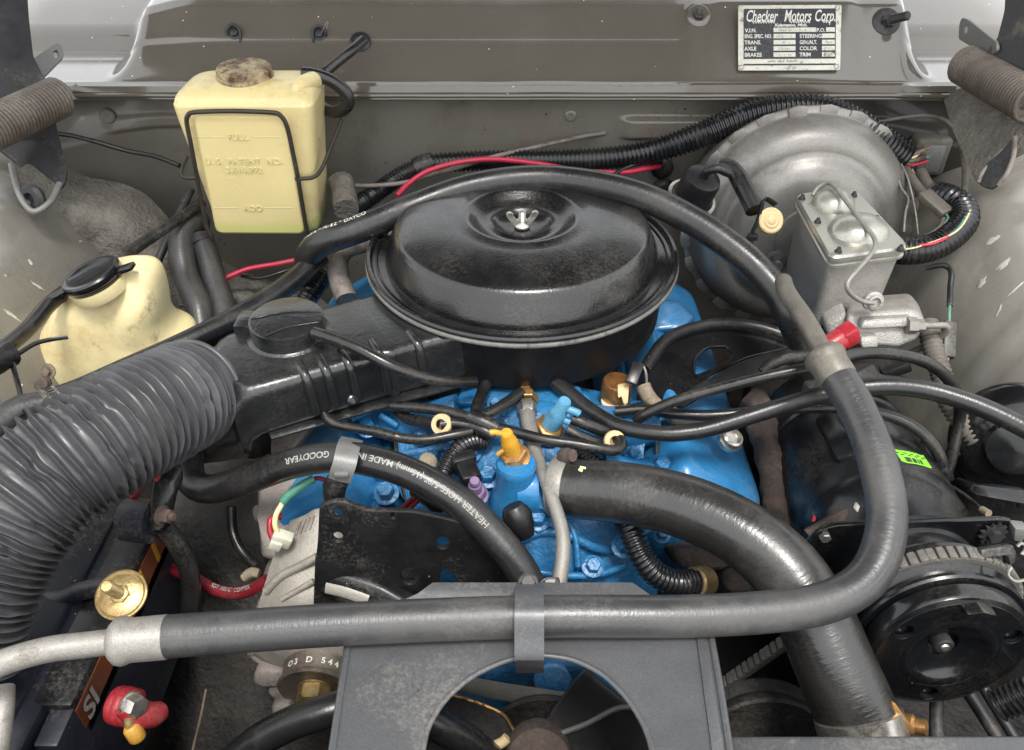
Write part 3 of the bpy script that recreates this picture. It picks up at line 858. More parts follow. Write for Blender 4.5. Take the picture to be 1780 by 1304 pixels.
# right hinge
hr_ = thing("hood_hinge", "dark hood hinge at the right edge with dusty coil spring beside the data plate", "hinge", W(1740, 300, .98), "hood hinges")
flat_part([(1752, -60), (1860, -60), (1860, 120), (1775, 125), (1720, 122), (1700, 108), (1735, 70), (1748, 20)], [], (1780, 60, 1.0), (1850, 60, .96), (1780, 0, 1.0), .006).build("arm", M['hinge'], hr_)
flat_part([(1675, 30), (1685, 34), (1734, 72), (1736, 88), (1722, 100), (1668, 68), (1670, 40)], [[(1679, 44), (1684, 44), (1683, 58), (1678, 58)]], (1680, 50, 1.1), (1735, 85, 1.02), (1680, 30, 1.1), .004).build("tab", M['hinge_grey'], hr_)
coil(W(1796, 180, .97), W(1676, 112, 1.07), .0225, .0026, 27).build("spring", M['spring'], hr_, angle=80)
lathe(MB(), W(1790, 176, .975), W(1676, 112, 1.07) - W(1796, 180, .97), [(.0, .012), (.0135, .012), (.0135, 0), (.020, 0), (.020, .11), (0, .11)], 24).build("core", M['spring'], hr_)
flat_part([(1640, 165), (1690, 150), (1780, 190), (1850, 230), (1770, 270), (1730, 290), (1702, 322), (1690, 300), (1660, 230)], [], (1700, 230, 1.06), (1780, 230, 1.0), (1700, 170, 1.07), .008).build("side_plate", M['undercoat'], hr_)
flat_part([(1702, 322), (1712, 290), (1746, 262), (1762, 240), (1765, 270), (1748, 310), (1724, 330)], [], (1700, 300, 1.03), (1760, 290, .99), (1705, 250, 1.04), .006).build("cup", M['hinge'], hr_)
tube("spring_hook", M['alu_dirty'], [(1764, 236, .98), (1762, 270, .985), (1750, 302, .99), (1735, 322, 1.0)], .0028, hr_)
tube("cup_edge", M['alu_dirty'], [(1752, 252, 1.02), (1730, 275, 1.02), (1708, 300, 1.02), (1701, 318, 1.02)], .0026, hr_)
# ------------------------------------------------------------------ air cleaner
AO = V((.0115, .012, .007))
AX = V((0, -.02, 1))
ac = thing("air_cleaner", "round black air cleaner with wing nut on top of the engine", "air cleaner", AO + V((0, 0, -.06)))
lathe(MB(), AO, AX, [(.150, -.075), (.160, -.074), (.1645, -.069), (.1655, -.03), (.1665, -.008), (.172, -.0055), (.1775, -.0055), (.1785, -.003), (.177, .0), (.150, .0)], 128).build("pan", M['aircleaner_body'], ac, 35)
lid_prof = [(.168, .0005), (.1745, .001), (.1785, .0018), (.1795, .004), (.178, .0062), (.1745, .0066), (.1728, .004), (.1715, -.001), (.1695, -.002), (.1682, .002), (.1668, .0026), (.1655, .0005), (.1642, -.006), (.1605, -.0075), (.1588, -.004), (.1578, .002),
            (.1555, .0095), (.1508, .0195), (.1462, .0295), (.1440, .0338), (.1420, .0362), (.1395, .0378), (.135, .0394), (.128, .0414), (.118, .0437), (.105, .0458), (.090, .0472), (.080, .0476), (.070, .0475), (.066, .0488), (.062, .0488),
            (.0585, .0468), (.053, .0415), (.046, .0375), (.040, .0365), (.0355, .0372), (.0335, .0385), (.0315, .0372), (.029, .0345), (.020, .0315), (.010, .031), (0, .031)]
lidm = lathe(MB(), AO, AX, lid_prof, 144).build("lid", M['aircleaner'], ac, 30)
lathe(MB(), AO, AX, [(.1755, -.0058), (.1788, -.006), (.1803, -.0045), (.1805, -.0022), (.1790, -.0005), (.1760, -.0008)], 144).build("rim", M["wornrim"], ac, 50)
# wing nut on its stud
wn_ = thing("wing_nut", "small steel wing nut in the dish of the air cleaner lid", "wing nut", AO + V((0, 0, .031)))
mb = MB()
c0 = AO + V((0, -.0006, .0315))
lathe(mb, c0, AX, [(.0075, 0), (.0088, .001), (.0088, .003), (.0062, .006), (.0056, .010), (.005, .0105), (0, .0105)], 24)
mb.build("hub", M['steel'], wn_)
mb = MB(); prof = []
for i in range(9): prof += [(.0042, .010 + .0012 * i), (.0035, .0106 + .0012 * i)]
lathe(mb, c0, AX, prof + [(0, .021)], 14); mb.build("stud", M['steel'], wn_)
for s in (-1, 1):
    fr = (c0 + V((0, .0, .002)), V((1, .12, 0)).normalized(), V((0, 0, 1)), V((.12, -1, 0)).normalized())
    ol = [(s * .004, .001), (s * .009, .001), (s * .0135, .007), (s * .0185, .013), (s * .0180, .017), (s * .0145, .0185), (s * .0112, .017), (s * .0085, .011), (s * .004, .006)]
    mb = MB(); plate(mb, rounded(ol, .002, 3), [], .0026, fr, .0006); mb.build("wing", M['steel'], wn_)

# snorkel with ribs, joined to the pan
SA = V((-.289, -.194, -.028)); SD = V((.89, .456, 0)).normalized(); SN = V((-.456, .89, 0)).normalized(); SZ = V((0, 0, 1))
def section(w, h, r, n=6):
    return rounded([(-w, -h), (w, -h), (w, h), (-w, h)], r, n)
def loft(mb, secs, cap=True):
    m = len(secs[0]); vs, fs = [], []
    for s in secs: vs += s
    for i in range(len(secs) - 1):
        for q in range(m): fs.append((i * m + q, i * m + (q + 1) % m, (i + 1) * m + (q + 1) % m, (i + 1) * m + q))
    if cap: fs.append(tuple(range(m))); fs.append(tuple(range((len(secs) - 1) * m, len(secs) * m)))
    return mb.add(vs, fs)
secs = []
for (s, w, h, rr) in ((-.03, .045, .042, .038), (.0, .045, .042, .038), (.003, .0525, .046, .038), (.009, .0530, .046, .034), (.014, .0530, .036, .022), (.024, .0545, .031, .014), (.06, .0550, .030, .012), (.12, .0555, .030, .012), (.155, .0560, .030, .011), (.158, .0580, .0312, .011), (.164, .0580, .0312, .011), (.167, .0560, .030, .011), (.2, .058, .030, .01), (.30, .066, .030, .01)):
    secs.append([SA + SD * s + SN * a + SZ * (b + .0255 - h) for a, b in section(w, h, rr)])
snork = loft(MB(), secs).build("snorkel", M['snorkel'], ac, 35)
# folded flange along the lower front edge, ribs on the front face, rim at the mouth
fl = MB()
p0, p1 = SA + SD * .03 - SN * .047 + SZ * -.032, SA + SD * .245 - SN * .054 + SZ * -.032
prism(fl, [p0, p1, p1 - SN * .0165 - SZ * .001, p0 - SN * .0145 - SZ * .001], SZ * -.0028, .0008)
fl.build("flange", M['snorkel'], snork)
for s in (.075, .095, .118, .150, .19):
    w_ = .0545 + max(0, s - .16) * .05
    rib = [SA + SD * s - SN * (w_ - .024) + SZ * .0232, SA + SD * s - SN * (w_ - .007) + SZ * .0228, SA + SD * (s + .001) - SN * (w_ + .0002) + SZ * .015, SA + SD * (s + .003) - SN * (w_ + .0012) + SZ * -.022]
    tube("rib", M['snorkel'], rib, .0050, snork, n=12)
tube("seam", M['snorkel'], [SA + SD * .231 + SN * .05 + SZ * .0262, SA + SD * .22 + SZ * .0265, SA + SD * .232 - SN * .05 + SZ * .0262], .0022, snork, n=8)
lathe(MB(), SA + SD * .115 - SN * .0585 - SZ * .0185, -SN + SZ * .5, [(.0052, -.002), (.0052, .002), (.0034, .003), (.003, .0005), (0, .0005)], 16).build("rivet", M['snorkel'], snork)
# vacuum motor: the round cap on the snorkel
VM = SA + SD * .079 + SN * .018 + SZ * .0235
vm = thing("vacuum_motor", "round black cap with nipple on the air cleaner snorkel", "vacuum motor", VM)
lathe(MB(), VM, (0, -.03, 1), [(.041, -.004), (.0425, .0), (.0425, .002), (.0395, .0035), (.0372, .005), (.0368, .009), (.0372, .0105), (.0372, .020), (.0365, .0225), (.034, .0235), (.0, .0232)], 64).build("can", M['snorkel'], vm, 35)
tube("seam", M['plastic'], [VM + V((-.034, -.004, .0238)), VM + V((0, .008, .0242)), VM + V((.034, .009, .0238))], .0009, vm, n=6)
tube("seam", M['plastic'], [VM + V((-.012, -.033, .0238)), VM + V((.006, -.020, .0242)), VM + V((.034, -.010, .0238))], .0009, vm, n=6)
box(MB(), VM + V((-.046, .014, .006)), (.02, .03, .014), .003).build("bracket", M['snorkel'], vm)
tube("nipple", M['snorkel'], [VM + V((.030, -.012, .013)), W(556, 582, .795)], .006, vm)
hose("vacuum_hose", "black hose from the snorkel's round cap under the air cleaner", "hose", M['vac'],
     [(548, 580, .795), (575, 588, .785), (620, 605, .775), (680, 636, .772), (730, 655, .785), (780, 664, .805), (825, 664, .83)], [.0072, .0062, .0056, .0056, .0056], n=16)

# ------------------------------------------------------------------ ribbed intake duct
dpath = [V(p) for p in WT([(350, 674, .787), (318, 690, .762), (282, 708, .735), (214, 742, .70), (150, 782, .675), (92, 822, .66), (30, 880, .645), (-25, 955, .635), (-70, 1050, .625), (-100, 1160, .62)])]
dp_ = cr(dpath, 20)
RIBS, SPR, NR = 43, 10, 96
path, DL = resample(dp_, RIBS * SPR + 1)
fr_ = frames(path)
shape = [.91, .905, .91, .93, .985, 1.04, 1.05, 1.0, .945, .915]
vs, fs, uv = [], [], []
for i, (p, (t, a, b)) in enumerate(zip(path, fr_)):
    k, ph = divmod(i, SPR)
    s = i / (RIBS * SPR)
    base = .0496 + .0016 * min(s * 1.6, 1)
    f = shape[ph]
    if i < SPR * 2.4: f = .955 if i > 4 else .94            # smooth cuff at the snorkel end
    for q in range(NR):
        an = 2 * math.pi * q / NR
        nz_ = noise.noise(V((k * .9, math.cos(an) * 1.3, math.sin(an) * 1.3)))
        dent = noise.noise(V((k * 2.1 + 5, math.cos(an) * 4.5, math.sin(an) * 4.5)))
        r = base * (f + .014 * nz_ + .010 * noise.noise(V((k * .23, math.cos(an) * .8, 4 + math.sin(an) * .8))) - (.035 * max(dent - .28, 0) * 3 if .93 < f or True else 0) * (1 if i > SPR * 2 else 0))
        sh = t * (.0022 * nz_ + .006 * max(noise.noise(V((k * .35, math.cos(an) * 2.2 + 7, math.sin(an) * 2.2))) - .25, 0)) if i > SPR * 2 else V((0, 0, 0))
        vs.append(p + (a * math.cos(an) + b * math.sin(an)) * r + sh); uv.append((s * DL, q / NR))
for i in range(len(path) - 1):
    for q in range(NR): fs.append((i * NR + q, i * NR + (q + 1) % NR, (i + 1) * NR + (q + 1) % NR, (i + 1) * NR + q))
duct = thing("intake_duct", "thick grey ribbed rubber duct curving from the snorkel to the left edge", "duct", path[-1])
MB().add(vs, fs, uv).build("bellows", M['duct'], duct, 80)
tube("clamp_band", M['duct'], [path[9] + (fr_[9][1] * math.cos(x) + fr_[9][2] * math.sin(x)) * .0484 for x in [i * .35 for i in range(19)]], .0028, duct, n=8)
c_ = W(316, 604, .772)
box(MB(), c_, (.014, .012, .013), .002, rot=Matrix.Rotation(.4, 3, 'Z')).build("clamp_screw", M['duct'], duct)

# ------------------------------------------------------------------ coolant tank on the firewall
tk = thing("coolant_tank", "tall yellowed plastic tank with embossed FULL and ADD marks on the firewall", "tank", (-.335, .215, -.057))
def rrect(x0, x1, y0, y1, r, z, n=6):
    return [V((a, b, z)) for a, b in rounded([(x0, y0), (x1, y0), (x1, y1), (x0, y1)], r, n)]
secs = []
for (z, x0, x1, y0, y1, r) in ((-.060, -.395, -.276, .192, .245, .01), (-.058, -.401, -.270, .184, .252, .014), (-.050, -.405, -.265, .178, .257, .016), (-.02, -.408, -.261, .175, .260, .016), (.05, -.414, -.254, .172, .262, .016),
                               (.112, -.420, -.2465, .1695, .263, .016), (.122, -.420, -.246, .171, .263, .018), (.130, -.416, -.249, .177, .261, .02), (.1365, -.405, -.257, .190, .256, .02), (.139, -.392, -.268, .203, .250, .016)):
    secs.append(rrect(x0, x1, y0, y1, r, z))
def smooth_secs(S, n=4):
    cols = list(zip(*S)); G = [cr(list(c), n) for c in cols]
    return [list(r) for r in zip(*G)]
body = loft(MB(), smooth_secs(secs)).build("body", M['tank'], tk, 60)
# raised front panel
ff = (V((-.335, .1672, .03)), V((1, 0, 0)), V((0, .045, 1)).normalized(), V((0, -1, .045)).normalized())
ff = (W(420, 300, y=.169), V((1, 0, 0)), V((0, -.02, 1)).normalized(), V((0, -1, -.02)).normalized())
fp = rounded(plane2d(ff, [(377, 403), (534, 404), (500, 197), (336, 195)]), .012, 6)
plate(MB(), fp, [], .014, ff, .0035).build("front_panel", M['tank_front'], tk, 50)
def tktext(mb, s, u, v, size, sp=1.0):
    p = on_plane(ff, u, v) + ff[3] * .0066
    lettering(mb, s, size, (p, ff[1], ff[2], ff[3]), extrude=.0017, align='CENTER', spacing=sp, bevel=.0002)
for (s_, u_, v_, k_) in (("FULL", 417, 239, 1.15), ("U. S.  PATENT  NO.", 427, 281, 1.08), ("3,614,992", 428, 296, 1.1), ("ADD", 443, 362, 1.15)):
    mb = MB(); tktext(mb, s_, u_, v_, .0108, k_); mb.build("embossing", M['tank_front'], tk)
mb = MB()
for (u0, u1, v) in ((346, 395, 234), (440, 490, 234), (373, 419, 357), (462, 511, 357)):
    a, b = on_plane(ff, u0, v) + ff[3] * .0068, on_plane(ff, u1, v) + ff[3] * .0068
    tt = Tube([a, b], .0007, n=6, step=.02); mb.add(tt.mb.v, tt.mb.f)
mb.build("level_line", M['tank'], tk)
tube("filler_shoulder", M['tank'], [(505, 178, 1.0), (522, 150, 1.005), (545, 140, 1.03)], [.006, .010, .012], tk)
# cap
cp = V((-.339, .226, .137))
cap = lathe(MB(), cp, (.03, -.06, 1), [(.028, 0), (.0352, .001), (.0360, .003), (.0352, .005), (.0340, .0065), (.0342, .0115), (.0330, .0140), (.028, .0150), (.02, .0147), (.0, .0152)], 56).build("cap", M['capdirty'], tk, 35)
mb = MB()
for i in range(56):
    a = i / 56 * 2 * math.pi
    box(mb, cp + V((math.cos(a) * .0338, math.sin(a) * .0340, .0090)), (.0014, .0014, .005), 0, rot=Matrix.Rotation(a, 3, 'Z'))
mb.build("knurl", M['capdirty'], cap, kind="stuff")
# wire cradle that holds the tank
wc = thing("wire_cradle", "bent black wire holder clasping the front of the yellowed tank", "wire holder", W(370, 405, y=.166))
F = lambda u, v, off=.010: on_plane(ff, u, v) + ff[3] * off
tube("loop", M['wire'], [F(372, 408), F(362, 385), F(350, 320), F(336, 245), F(329, 208), F(331, 196), F(342, 190), F(400, 188), F(470, 190), F(490, 195), F(502, 215), F(512, 260), F(520, 300), F(528, 350), F(535, 392), F(538, 412)], .0029, wc, n=10, fine=10)
tube("arm", M['wire'], [F(347, 303), F(325, 304, .008), F(315, 300, .0), F(312, 290, -.03)], .0026, wc, n=10)
tube("arm", M['wire'], [F(516, 305), F(545, 304, .008), F(557, 298, -.006), F(567, 275, -.035), F(578, 245, -.07)], .0026, wc, n=10)
# hose from the tank's nipple
hose("overflow_hose", "black hose looping from the right side of the yellowed tank", "hose", M['vac'],
     [(526, 128, 1.03), (545, 130, 1.03), (575, 140, 1.035), (600, 160, 1.045), (606, 180, 1.055), (590, 193, 1.065), (572, 192, 1.08), (560, 185, 1.09)], .0085)
hose("washer_hose", "stiff black hose leading up to the grommet in the cowl", "hose", M['vac'],
     [(566, 125, 1.07), (590, 105, 1.075), (612, 88, 1.08), (632, 70, 1.092)], .0068)
lathe(MB(), cowl_hit(627, 74) + cn * .001, cn, [(.0145, -.002), (.0145, .003), (.012, .0045), (.009, .0045), (.009, -.002)], 24).build("grommet", M['plastic'], cowl)
# two clips with screws on the cowl
for (u, v, lab, dx) in ((408, 58, "cable clip screwed to the cowl above the tank cap", 8), (556, 60, "cable clip screwed to the cowl right of the yellowed tank, with wire tail", -8)):
    p = cowl_hit(u, v)
    o = thing("cable_clip", lab, "clip", p)
    hexbolt(MB(), p, cn, .0062, .004, washer=.0095).build("screw", M['hinge'], o)
    q = W(u + dx * 1.6, v + 6, 1.085)
    tube("loop", M['hinge'], [p + cn * .004 + V((-.0085 * (1 if dx > 0 else -1), 0, -.004)), p + cn * .004 + V((-.008 * (1 if dx > 0 else -1), 0, .004)), p + cn * .004 + V((0, .003, .009)), p + cn * .004 + V((.0085 * (1 if dx > 0 else -1), 0, .003)), p + cn * .006 + V((.0085 * (1 if dx > 0 else -1), -.002, -.010)), p + cn * .008 + V((.0085 * (1 if dx > 0 else -1), -.004, -.022 if dx > 0 else -.045))], .0024, o, n=8)
    if dx < 0:
        tube("wire_tail", M['tubing'], [p + V((.004, -.006, .004)), p + V((.012, -.008, .016)), p + V((.016, -.008, .019)), p + V((.012, -.008, .010))], .0005, o, n=6)

# ------------------------------------------------------------------ washer bottle
wb = thing("washer_bottle", "squat stained cream bottle with black cap beside the ribbed duct", "bottle", W(190, 720, y=0))
rows_ = [(452, 222, 252, .012), (460, 190, 268, .022), (475, 150, 279, .032), (500, 122, 286, .040), (525, 104, 290, .046), (548, 90, 294, .05), (566, 76, 308, .052), (580, 66, 334, .054), (605, 54, 340, .056), (640, 50, 338, .056), (668, 62, 325, .054), (720, 75, 320, .05)]
secs = []
for (v, u0, u1, dep) in rows_:
    a, b = W(u0, v, y=-.005), W(u1, v, y=-.005)
    c = (a + b) / 2; hw = (b.x - a.x) / 2
    secs.append([V((c.x + math.copysign(abs(math.cos(x)) ** .75, math.cos(x)) * hw, c.y + math.copysign(abs(math.sin(x)) ** .75, math.sin(x)) * dep, c.z)) for x in [2 * math.pi * q / 40 for q in range(40)]])
bb = loft(MB(), smooth_secs(secs, 4))
bb.v = [tuple(V(p) + V((.35, .35, 1)) * .0055 * noise.noise(V(p) * 16) + V((0, -1, .3)) * (.010 * sstep(.03, .0, (V(p) - W(270, 570, y=-.05)).length - .02))) for p in bb.v]
bb.build("body", M['bottle'], wb, 80)
wcx = W(163, 484, .905); wax = V((-.27, -.05, .95))
capo = lathe(MB(), wcx, wax, [(.029, -.006), (.030, -.002), (.033, .0), (.0338, .002), (.0336, .0065), (.032, .0085), (.028, .0092), (.025, .0082), (0, .0085)], 56).build("cap", M['black'], wb, 35)
lathe(MB(), wcx - wax * .014, wax, [(.030, -.006), (.032, .0), (.032, .008)], 40).build("neck", M['bottle'], wb)
tube("cap_strap", M['black'], [wcx + V((-.030, -.012, -.008)), wcx + V((-.048, -.02, -.016)), wcx + V((-.058, -.016, -.026)), wcx + V((-.046, -.008, -.024)), wcx + V((-.03, -.004, -.012))], .0035, wb, flat=.5, n=8)
box(MB(), wcx + V((.037, .0, .012)), (.026, .014, .006), .002, rot=Matrix.Rotation(-.35, 3, 'Y')).build("cap_tab", M['black'], wb)
hexbolt(MB(), W(84, 646, .89), (-.1, -.8, .5), .0055, .005, washer=.009).build("mount_screw", M['braid'], wb)
hose("washer_hose", "dark grey hose running down the left edge below the bottle's cap", "hose", M['vac'],
     [(112, 508, .93), (85, 530, .90), (50, 570, .86), (15, 600, .82), (-20, 622, .79), (-70, 640, .75)], .0085)
hose("washer_hose", "black hose slanting down to the washer bottle's cap", "hose", M['plastic'],
     [(352, 352, 1.11), (300, 388, 1.07), (245, 425, 1.03), (205, 452, .985), (192, 470, .965)], .0075, flat=.7)
tube_tie = hose("cable_tie", "loose end of a black cable tie lying across the washer bottle", "cable tie", M['plastic'], [(28, 618, .82), (60, 598, .835), (90, 590, .845), (118, 586, .85)], .0024, flat=.35, n=8)
hose("electrical_tape", "black taped wire bundle at the left edge beside the washer bottle", "wire", M['plastic'], [(-30, 640, .78), (0, 625, .80), (14, 617, .81)], .014, wobble=.2)
hose("wire", "thin flat black strap hanging to the hose joint at the left edge", "strap", M['plastic'], [(18, 622, .805), (28, 655, .80), (36, 690, .79), (37, 724, .775)], .0045, flat=.3, n=8)
# ------------------------------------------------------------------ print along a hose
def hose_print(T, text, s0, size, theta_to, parent, m, reverse=False, name="print", off=0.0, xs_=1.0):
    """Lay text on a tube, starting at arc length s0, on the side that faces the point theta_to(s)."""
    mb = MB()
    def place(p):
        s = s0 + (-p.x if reverse else p.x) * xs_
        c, (t, a, b), r = T.at(s)
        k = (s / T.L) * (len(T.path) - 1); i = min(max(int(k), 0), len(T.path) - 2); f = min(max(k - i, 0), 1)
        c = T.path[i].lerp(T.path[i + 1], f)
        t = (T.path[i + 1] - T.path[i]).normalized() if 0 < i < len(T.path) - 2 else t
        side = theta_to(c)
        side = (side - t * side.dot(t)).normalized()
        up = t.cross(side) * (1 if reverse else -1)
        ang = p.y / r
        return c + (side * math.cos(ang) - up * -math.sin(ang)) * (r + .0004)
    lettering(mb, text, size, place, offset=off)
    return mb.build(name, m, parent, angle=0)

def s_near(T, u, v):
    def pix(p):
        d = p - CAM; t = d.dot(FWD)
        return CU + FPX * d.x / t, CV - FPX * d.dot(UPV) / t
    best = min(range(len(T.path)), key=lambda i: sum((a - b) ** 2 for a, b in zip(pix(T.path[i]), (u, v))))
    return best / (len(T.path) - 1) * T.L

def fit_print(T, text, a, b, size, side, parent, m, off=0.0, name="print"):
    s0, s1 = s_near(T, *a), s_near(T, *b)
    tmp = MB(); lettering(tmp, text, size, (V(), V((1, 0, 0)), V((0, 1, 0)), V((0, 0, 1))))
    w = max(p[0] for p in tmp.v)
    return hose_print(T, text, s0, size, side, parent, m, reverse=s1 < s0, off=off, name=name, xs_=abs(s1 - s0) / w)

# ------------------------------------------------------------------ big refrigerant hose across the front
rh = thing("refrigerant_hose", "thick grey refrigerant hose crossing the whole front with crimped metal ends", "hose", W(295, 1106, .59))
T1 = Tube([(1447, 642, .712), (1462, 664, .702), (1490, 712, .686), (1522, 790, .662), (1541, 880, .638), (1535, 950, .622), (1508, 1004, .612), (1455, 1040, .605), (1370, 1060, .60), (1200, 1071, .596), (920, 1072, .592), (600, 1085, .589), (285, 1107, .585)], .01545, n=28)
T1.build("rubber", M['rubber_grey'], rh)
def collar(p0, p1, prof, n=32):
    p0, p1 = V(p0), V(p1)
    L = (p1 - p0).length
    return lathe(MB(), p0, p1 - p0, [(r, h * L) for r, h in prof], n)
collar(W(1428, 612, .722), W(1458, 660, .704), [(.010, 0), (.0155, .03), (.0182, .12), (.0185, .25), (.0172, .4), (.0166, .5), (.0168, .95), (.0158, 1.0)]).build("crimp_collar", M['tubing_dark'], rh)
collar(W(192, 1116, .583), W(292, 1107, .585), [(.0095, 0), (.0140, .04), (.0170, .12), (.0178, .2), (.0170, .28), (.0158, .36), (.0160, .96), (.0154, 1.0)]).build("crimp_collar", M['tubing'], rh)
tube("metal_tube", M['tubing'], [(200, 1115, .583), (150, 1121, .58), (90, 1128, .575), (40, 1140, .57), (-10, 1158, .565), (-70, 1190, .56)], .0092, rh, n=20)
tube("metal_tube", M['tubing_dark'], [(1437, 626, .718), (1420, 592, .735), (1397, 552, .755), (1376, 522, .78), (1366, 505, .80), (1362, 490, .84)], .0089, rh, n=20)
T1b = Tube
hose("refrigerant_hose", "black refrigerant hose arching over the rear of the air cleaner", "hose", M['rubber'],
     [(1392, 590, .90), (1372, 545, .875), (1345, 500, .885), (1290, 444, .90), (1200, 382, .922), (1090, 333, .945), (950, 311, .966), (820, 325, .965), (700, 367, .955), (625, 398, .955), (570, 418, .96), (540, 440, .985), (530, 480, 1.04)], .0165, n=28)
TA = Tube([(1392, 590, .90), (1372, 545, .875), (1345, 500, .885), (1290, 444, .90), (1200, 382, .922), (1090, 333, .945), (950, 311, .966), (820, 325, .965), (700, 367, .955), (625, 398, .955), (570, 418, .96), (540, 440, .985), (530, 480, 1.04)], .0165, n=8)
arch = [o for o in C.objects if o.name.startswith("refrigerant_hose") and o.type == 'MESH' and o.parent is None][-1]
fit_print(TA, "16 USA * R-12 * DAYCO", (545, 432), (640, 386), .0095, lambda c: (CAM - c) * .6 + V((-.25, .25, .75)), arch, M['white'], off=.0001)

# heater hoses on the left
hose("heater_hose", "long dark heater hose running behind the snorkel to the left edge", "hose", M['rubber'],
     [(556, 445, 1.0), (505, 492, .97), (430, 541, .93), (330, 592, .89), (220, 642, .855), (140, 678, .825), (96, 694, .81)], .0125, n=20)
hose("heater_hose", "short grey hose with its clamp at the left edge under the bottle", "hose", M['rubber_grey'],
     [(128, 682, .817), (92, 697, .803), (40, 712, .79), (0, 738, .775), (-40, 760, .76)], [.0105, .0115, .015, .0155, .0155], n=20)
cl = thing("hose_clamp", "steel worm drive clamp on the hose beside the washer bottle", "clamp", W(92, 690, .80))
p0, p1 = W(78, 700, .797), W(104, 690, .808)
lathe(MB(), p0, p1 - p0, [(.0128, -.002), (.0142, -.0018), (.0142, .0115), (.0128, .0118)], 40).build("band", M['steel'], cl)
mb = MB()
x_, y_, z_ = basis(p1 - p0)
for i in range(9):
    a = math.radians(200 + i * 14)
    d_ = x_ * math.cos(a) + y_ * math.sin(a)
    box(mb, p0 + z_ * .005 + d_ * .0142, (.0015, .0013, .007), 0, ax=(d_, z_.cross(d_), z_))
mb.build("slots", M['shade'], cl, kind="stuff")
lathe(MB(), W(74, 668, .80), (.35, -.8, .5), [(.006, -.010), (.0075, -.006), (.0075, .002), (.0062, .003), (.0062, .006), (.005, .007), (0, .007)], 20).build("screw", M['rustyiron'], cl)

hose("heater_hose", "upright grey heater hose elbow below the yellowed tank, the left of two", "hose", M['rubber_grey'],
     [(346, 382, 1.13), (330, 390, 1.11), (318, 405, 1.10), (316, 440, 1.09), (326, 485, 1.08), (345, 530, 1.06), (352, 580, 1.05)], .0172, n=22)
hose("heater_hose", "upright grey heater hose below the yellowed tank, the right of two", "hose", M['rubber_grey'],
     [(352, 415, 1.11), (360, 440, 1.10), (374, 490, 1.085), (388, 530, 1.07), (398, 580, 1.05)], .0155, n=22)
lathe(MB(), W(350, 418, 1.108), W(360, 440, 1.10) - W(350, 410, 1.11), [(.015, -.004), (.0172, -.003), (.0172, .010), (.015, .011)], 28).build("hose_clamp", M['hinge'], [o for o in C.objects if o.name.startswith("heater_hose")][-1])
hose("pipe", "thin dark pipe slanting down left of the heater hoses", "pipe", M['hinge'], [(332, 330, 1.14), (308, 380, 1.12), (285, 430, 1.10), (268, 470, 1.09)], .0055, n=12)
hose("wire", "thin black wire drooping from the left hinge to the tank's holder", "wire", M['vac'], [(96, 232, 1.09), (125, 236, 1.1), (165, 246, 1.11), (220, 262, 1.12), (270, 272, 1.12), (312, 288, 1.11)], .0032, n=10)
hose("wire", "red wire under the tank running behind the heater hoses", "wire", M['red'], [(352, 497, 1.11), (390, 484, 1.11), (430, 468, 1.12), (480, 459, 1.13), (540, 447, 1.14)], .0036, n=10)
hose("wire", "thin black wire beneath the red wire under the tank", "wire", M['vac'], [(420, 480, 1.13), (450, 484, 1.12), (490, 473, 1.12), (545, 455, 1.14)], .0022, n=8)
hose("heater_pipe", "tan bent pipe behind the left rim of the air cleaner", "pipe", M['alu_dirty'],
     [(680, 418, 1.04), (640, 420, 1.03), (600, 432, 1.02), (587, 455, 1.015), (590, 485, 1.01), (602, 520, 1.0)], .0135, n=20)
hose("wire_loom", "ribbed black conduit dropping behind the snorkel left of the tan pipe", "conduit", M['loom'],
     [(590, 440, 1.06), (570, 470, 1.05), (545, 505, 1.04), (528, 530, 1.03)], .0125, rib=(.0046, .16), n=16)

# ------------------------------------------------------------------ heater hose with print and its clip
T4 = Tube([(332, 770, .81), (328, 812, .80), (338, 842, .79), (370, 850, .78), (430, 833, .76), (500, 808, .742), (570, 795, .728), (640, 800, .72), (720, 826, .714), (800, 874, .709), (860, 932, .705), (905, 988, .702), (935, 1050, .70)], .0142, n=26)
hh = tag(T4.build("heater_hose", M['rubber']), "black heater hose with white lettering arching over the alternator bracket", "hose")
side4 = lambda c: (CAM - c) + V((.03, .14, .26))
fit_print(T4, "HEATER HOSE 5/8\" (16mm) MADE IN USA", (868, 905), (604, 792), .0078, side4, hh, M['print'], off=.00006)
fit_print(T4, "GOODYEAR", (584, 797), (508, 806), .0078, side4, hh, M['print'], off=.00015, name="maker_print")

# ------------------------------------------------------------------ radiator hose with clamp and neck
rad = thing("radiator_hose", "very thick black upper radiator hose bending to the lower right", "hose", W(1500, 1262, .65))
T5 = Tube([(972, 846, .770), (1000, 850, .765), (1100, 859, .742), (1200, 884, .72), (1290, 928, .70), (1362, 988, .684), (1412, 1066, .672), (1448, 1150, .662), (1492, 1250, .652), (1504, 1290, .648)],
          [.0278, .0283, .0285, .0288, .0292, .0300, .0312, .0322, .0328, .0328], n=40)
T5.build("rubber", M['rubber_rad'], rad)
lathe(MB(), W(966, 846, .773), W(1000, 850, .765) - W(966, 846, .773), [(.0285, -.002), (.0298, .0), (.0298, .012), (.0285, .014)], 48).build("clamp_band", M['tubing'], rad)
lathe(MB(), W(984, 792, .758), (.6, -.5, .5), [(.0062, -.006), (.0075, -.003), (.0075, .003), (.006, .005), (.006, .009), (0, .0095)], 14).build("clamp_screw", M['rustyiron'], rad)
lathe(MB(), W(1490, 1240, .652), W(1504, 1290, .648) - W(1490, 1240, .652), [(.0332, .0), (.0348, .001), (.0348, .03), (.0332, .031)], 56).build("clamp_band", M['steel'], rad)
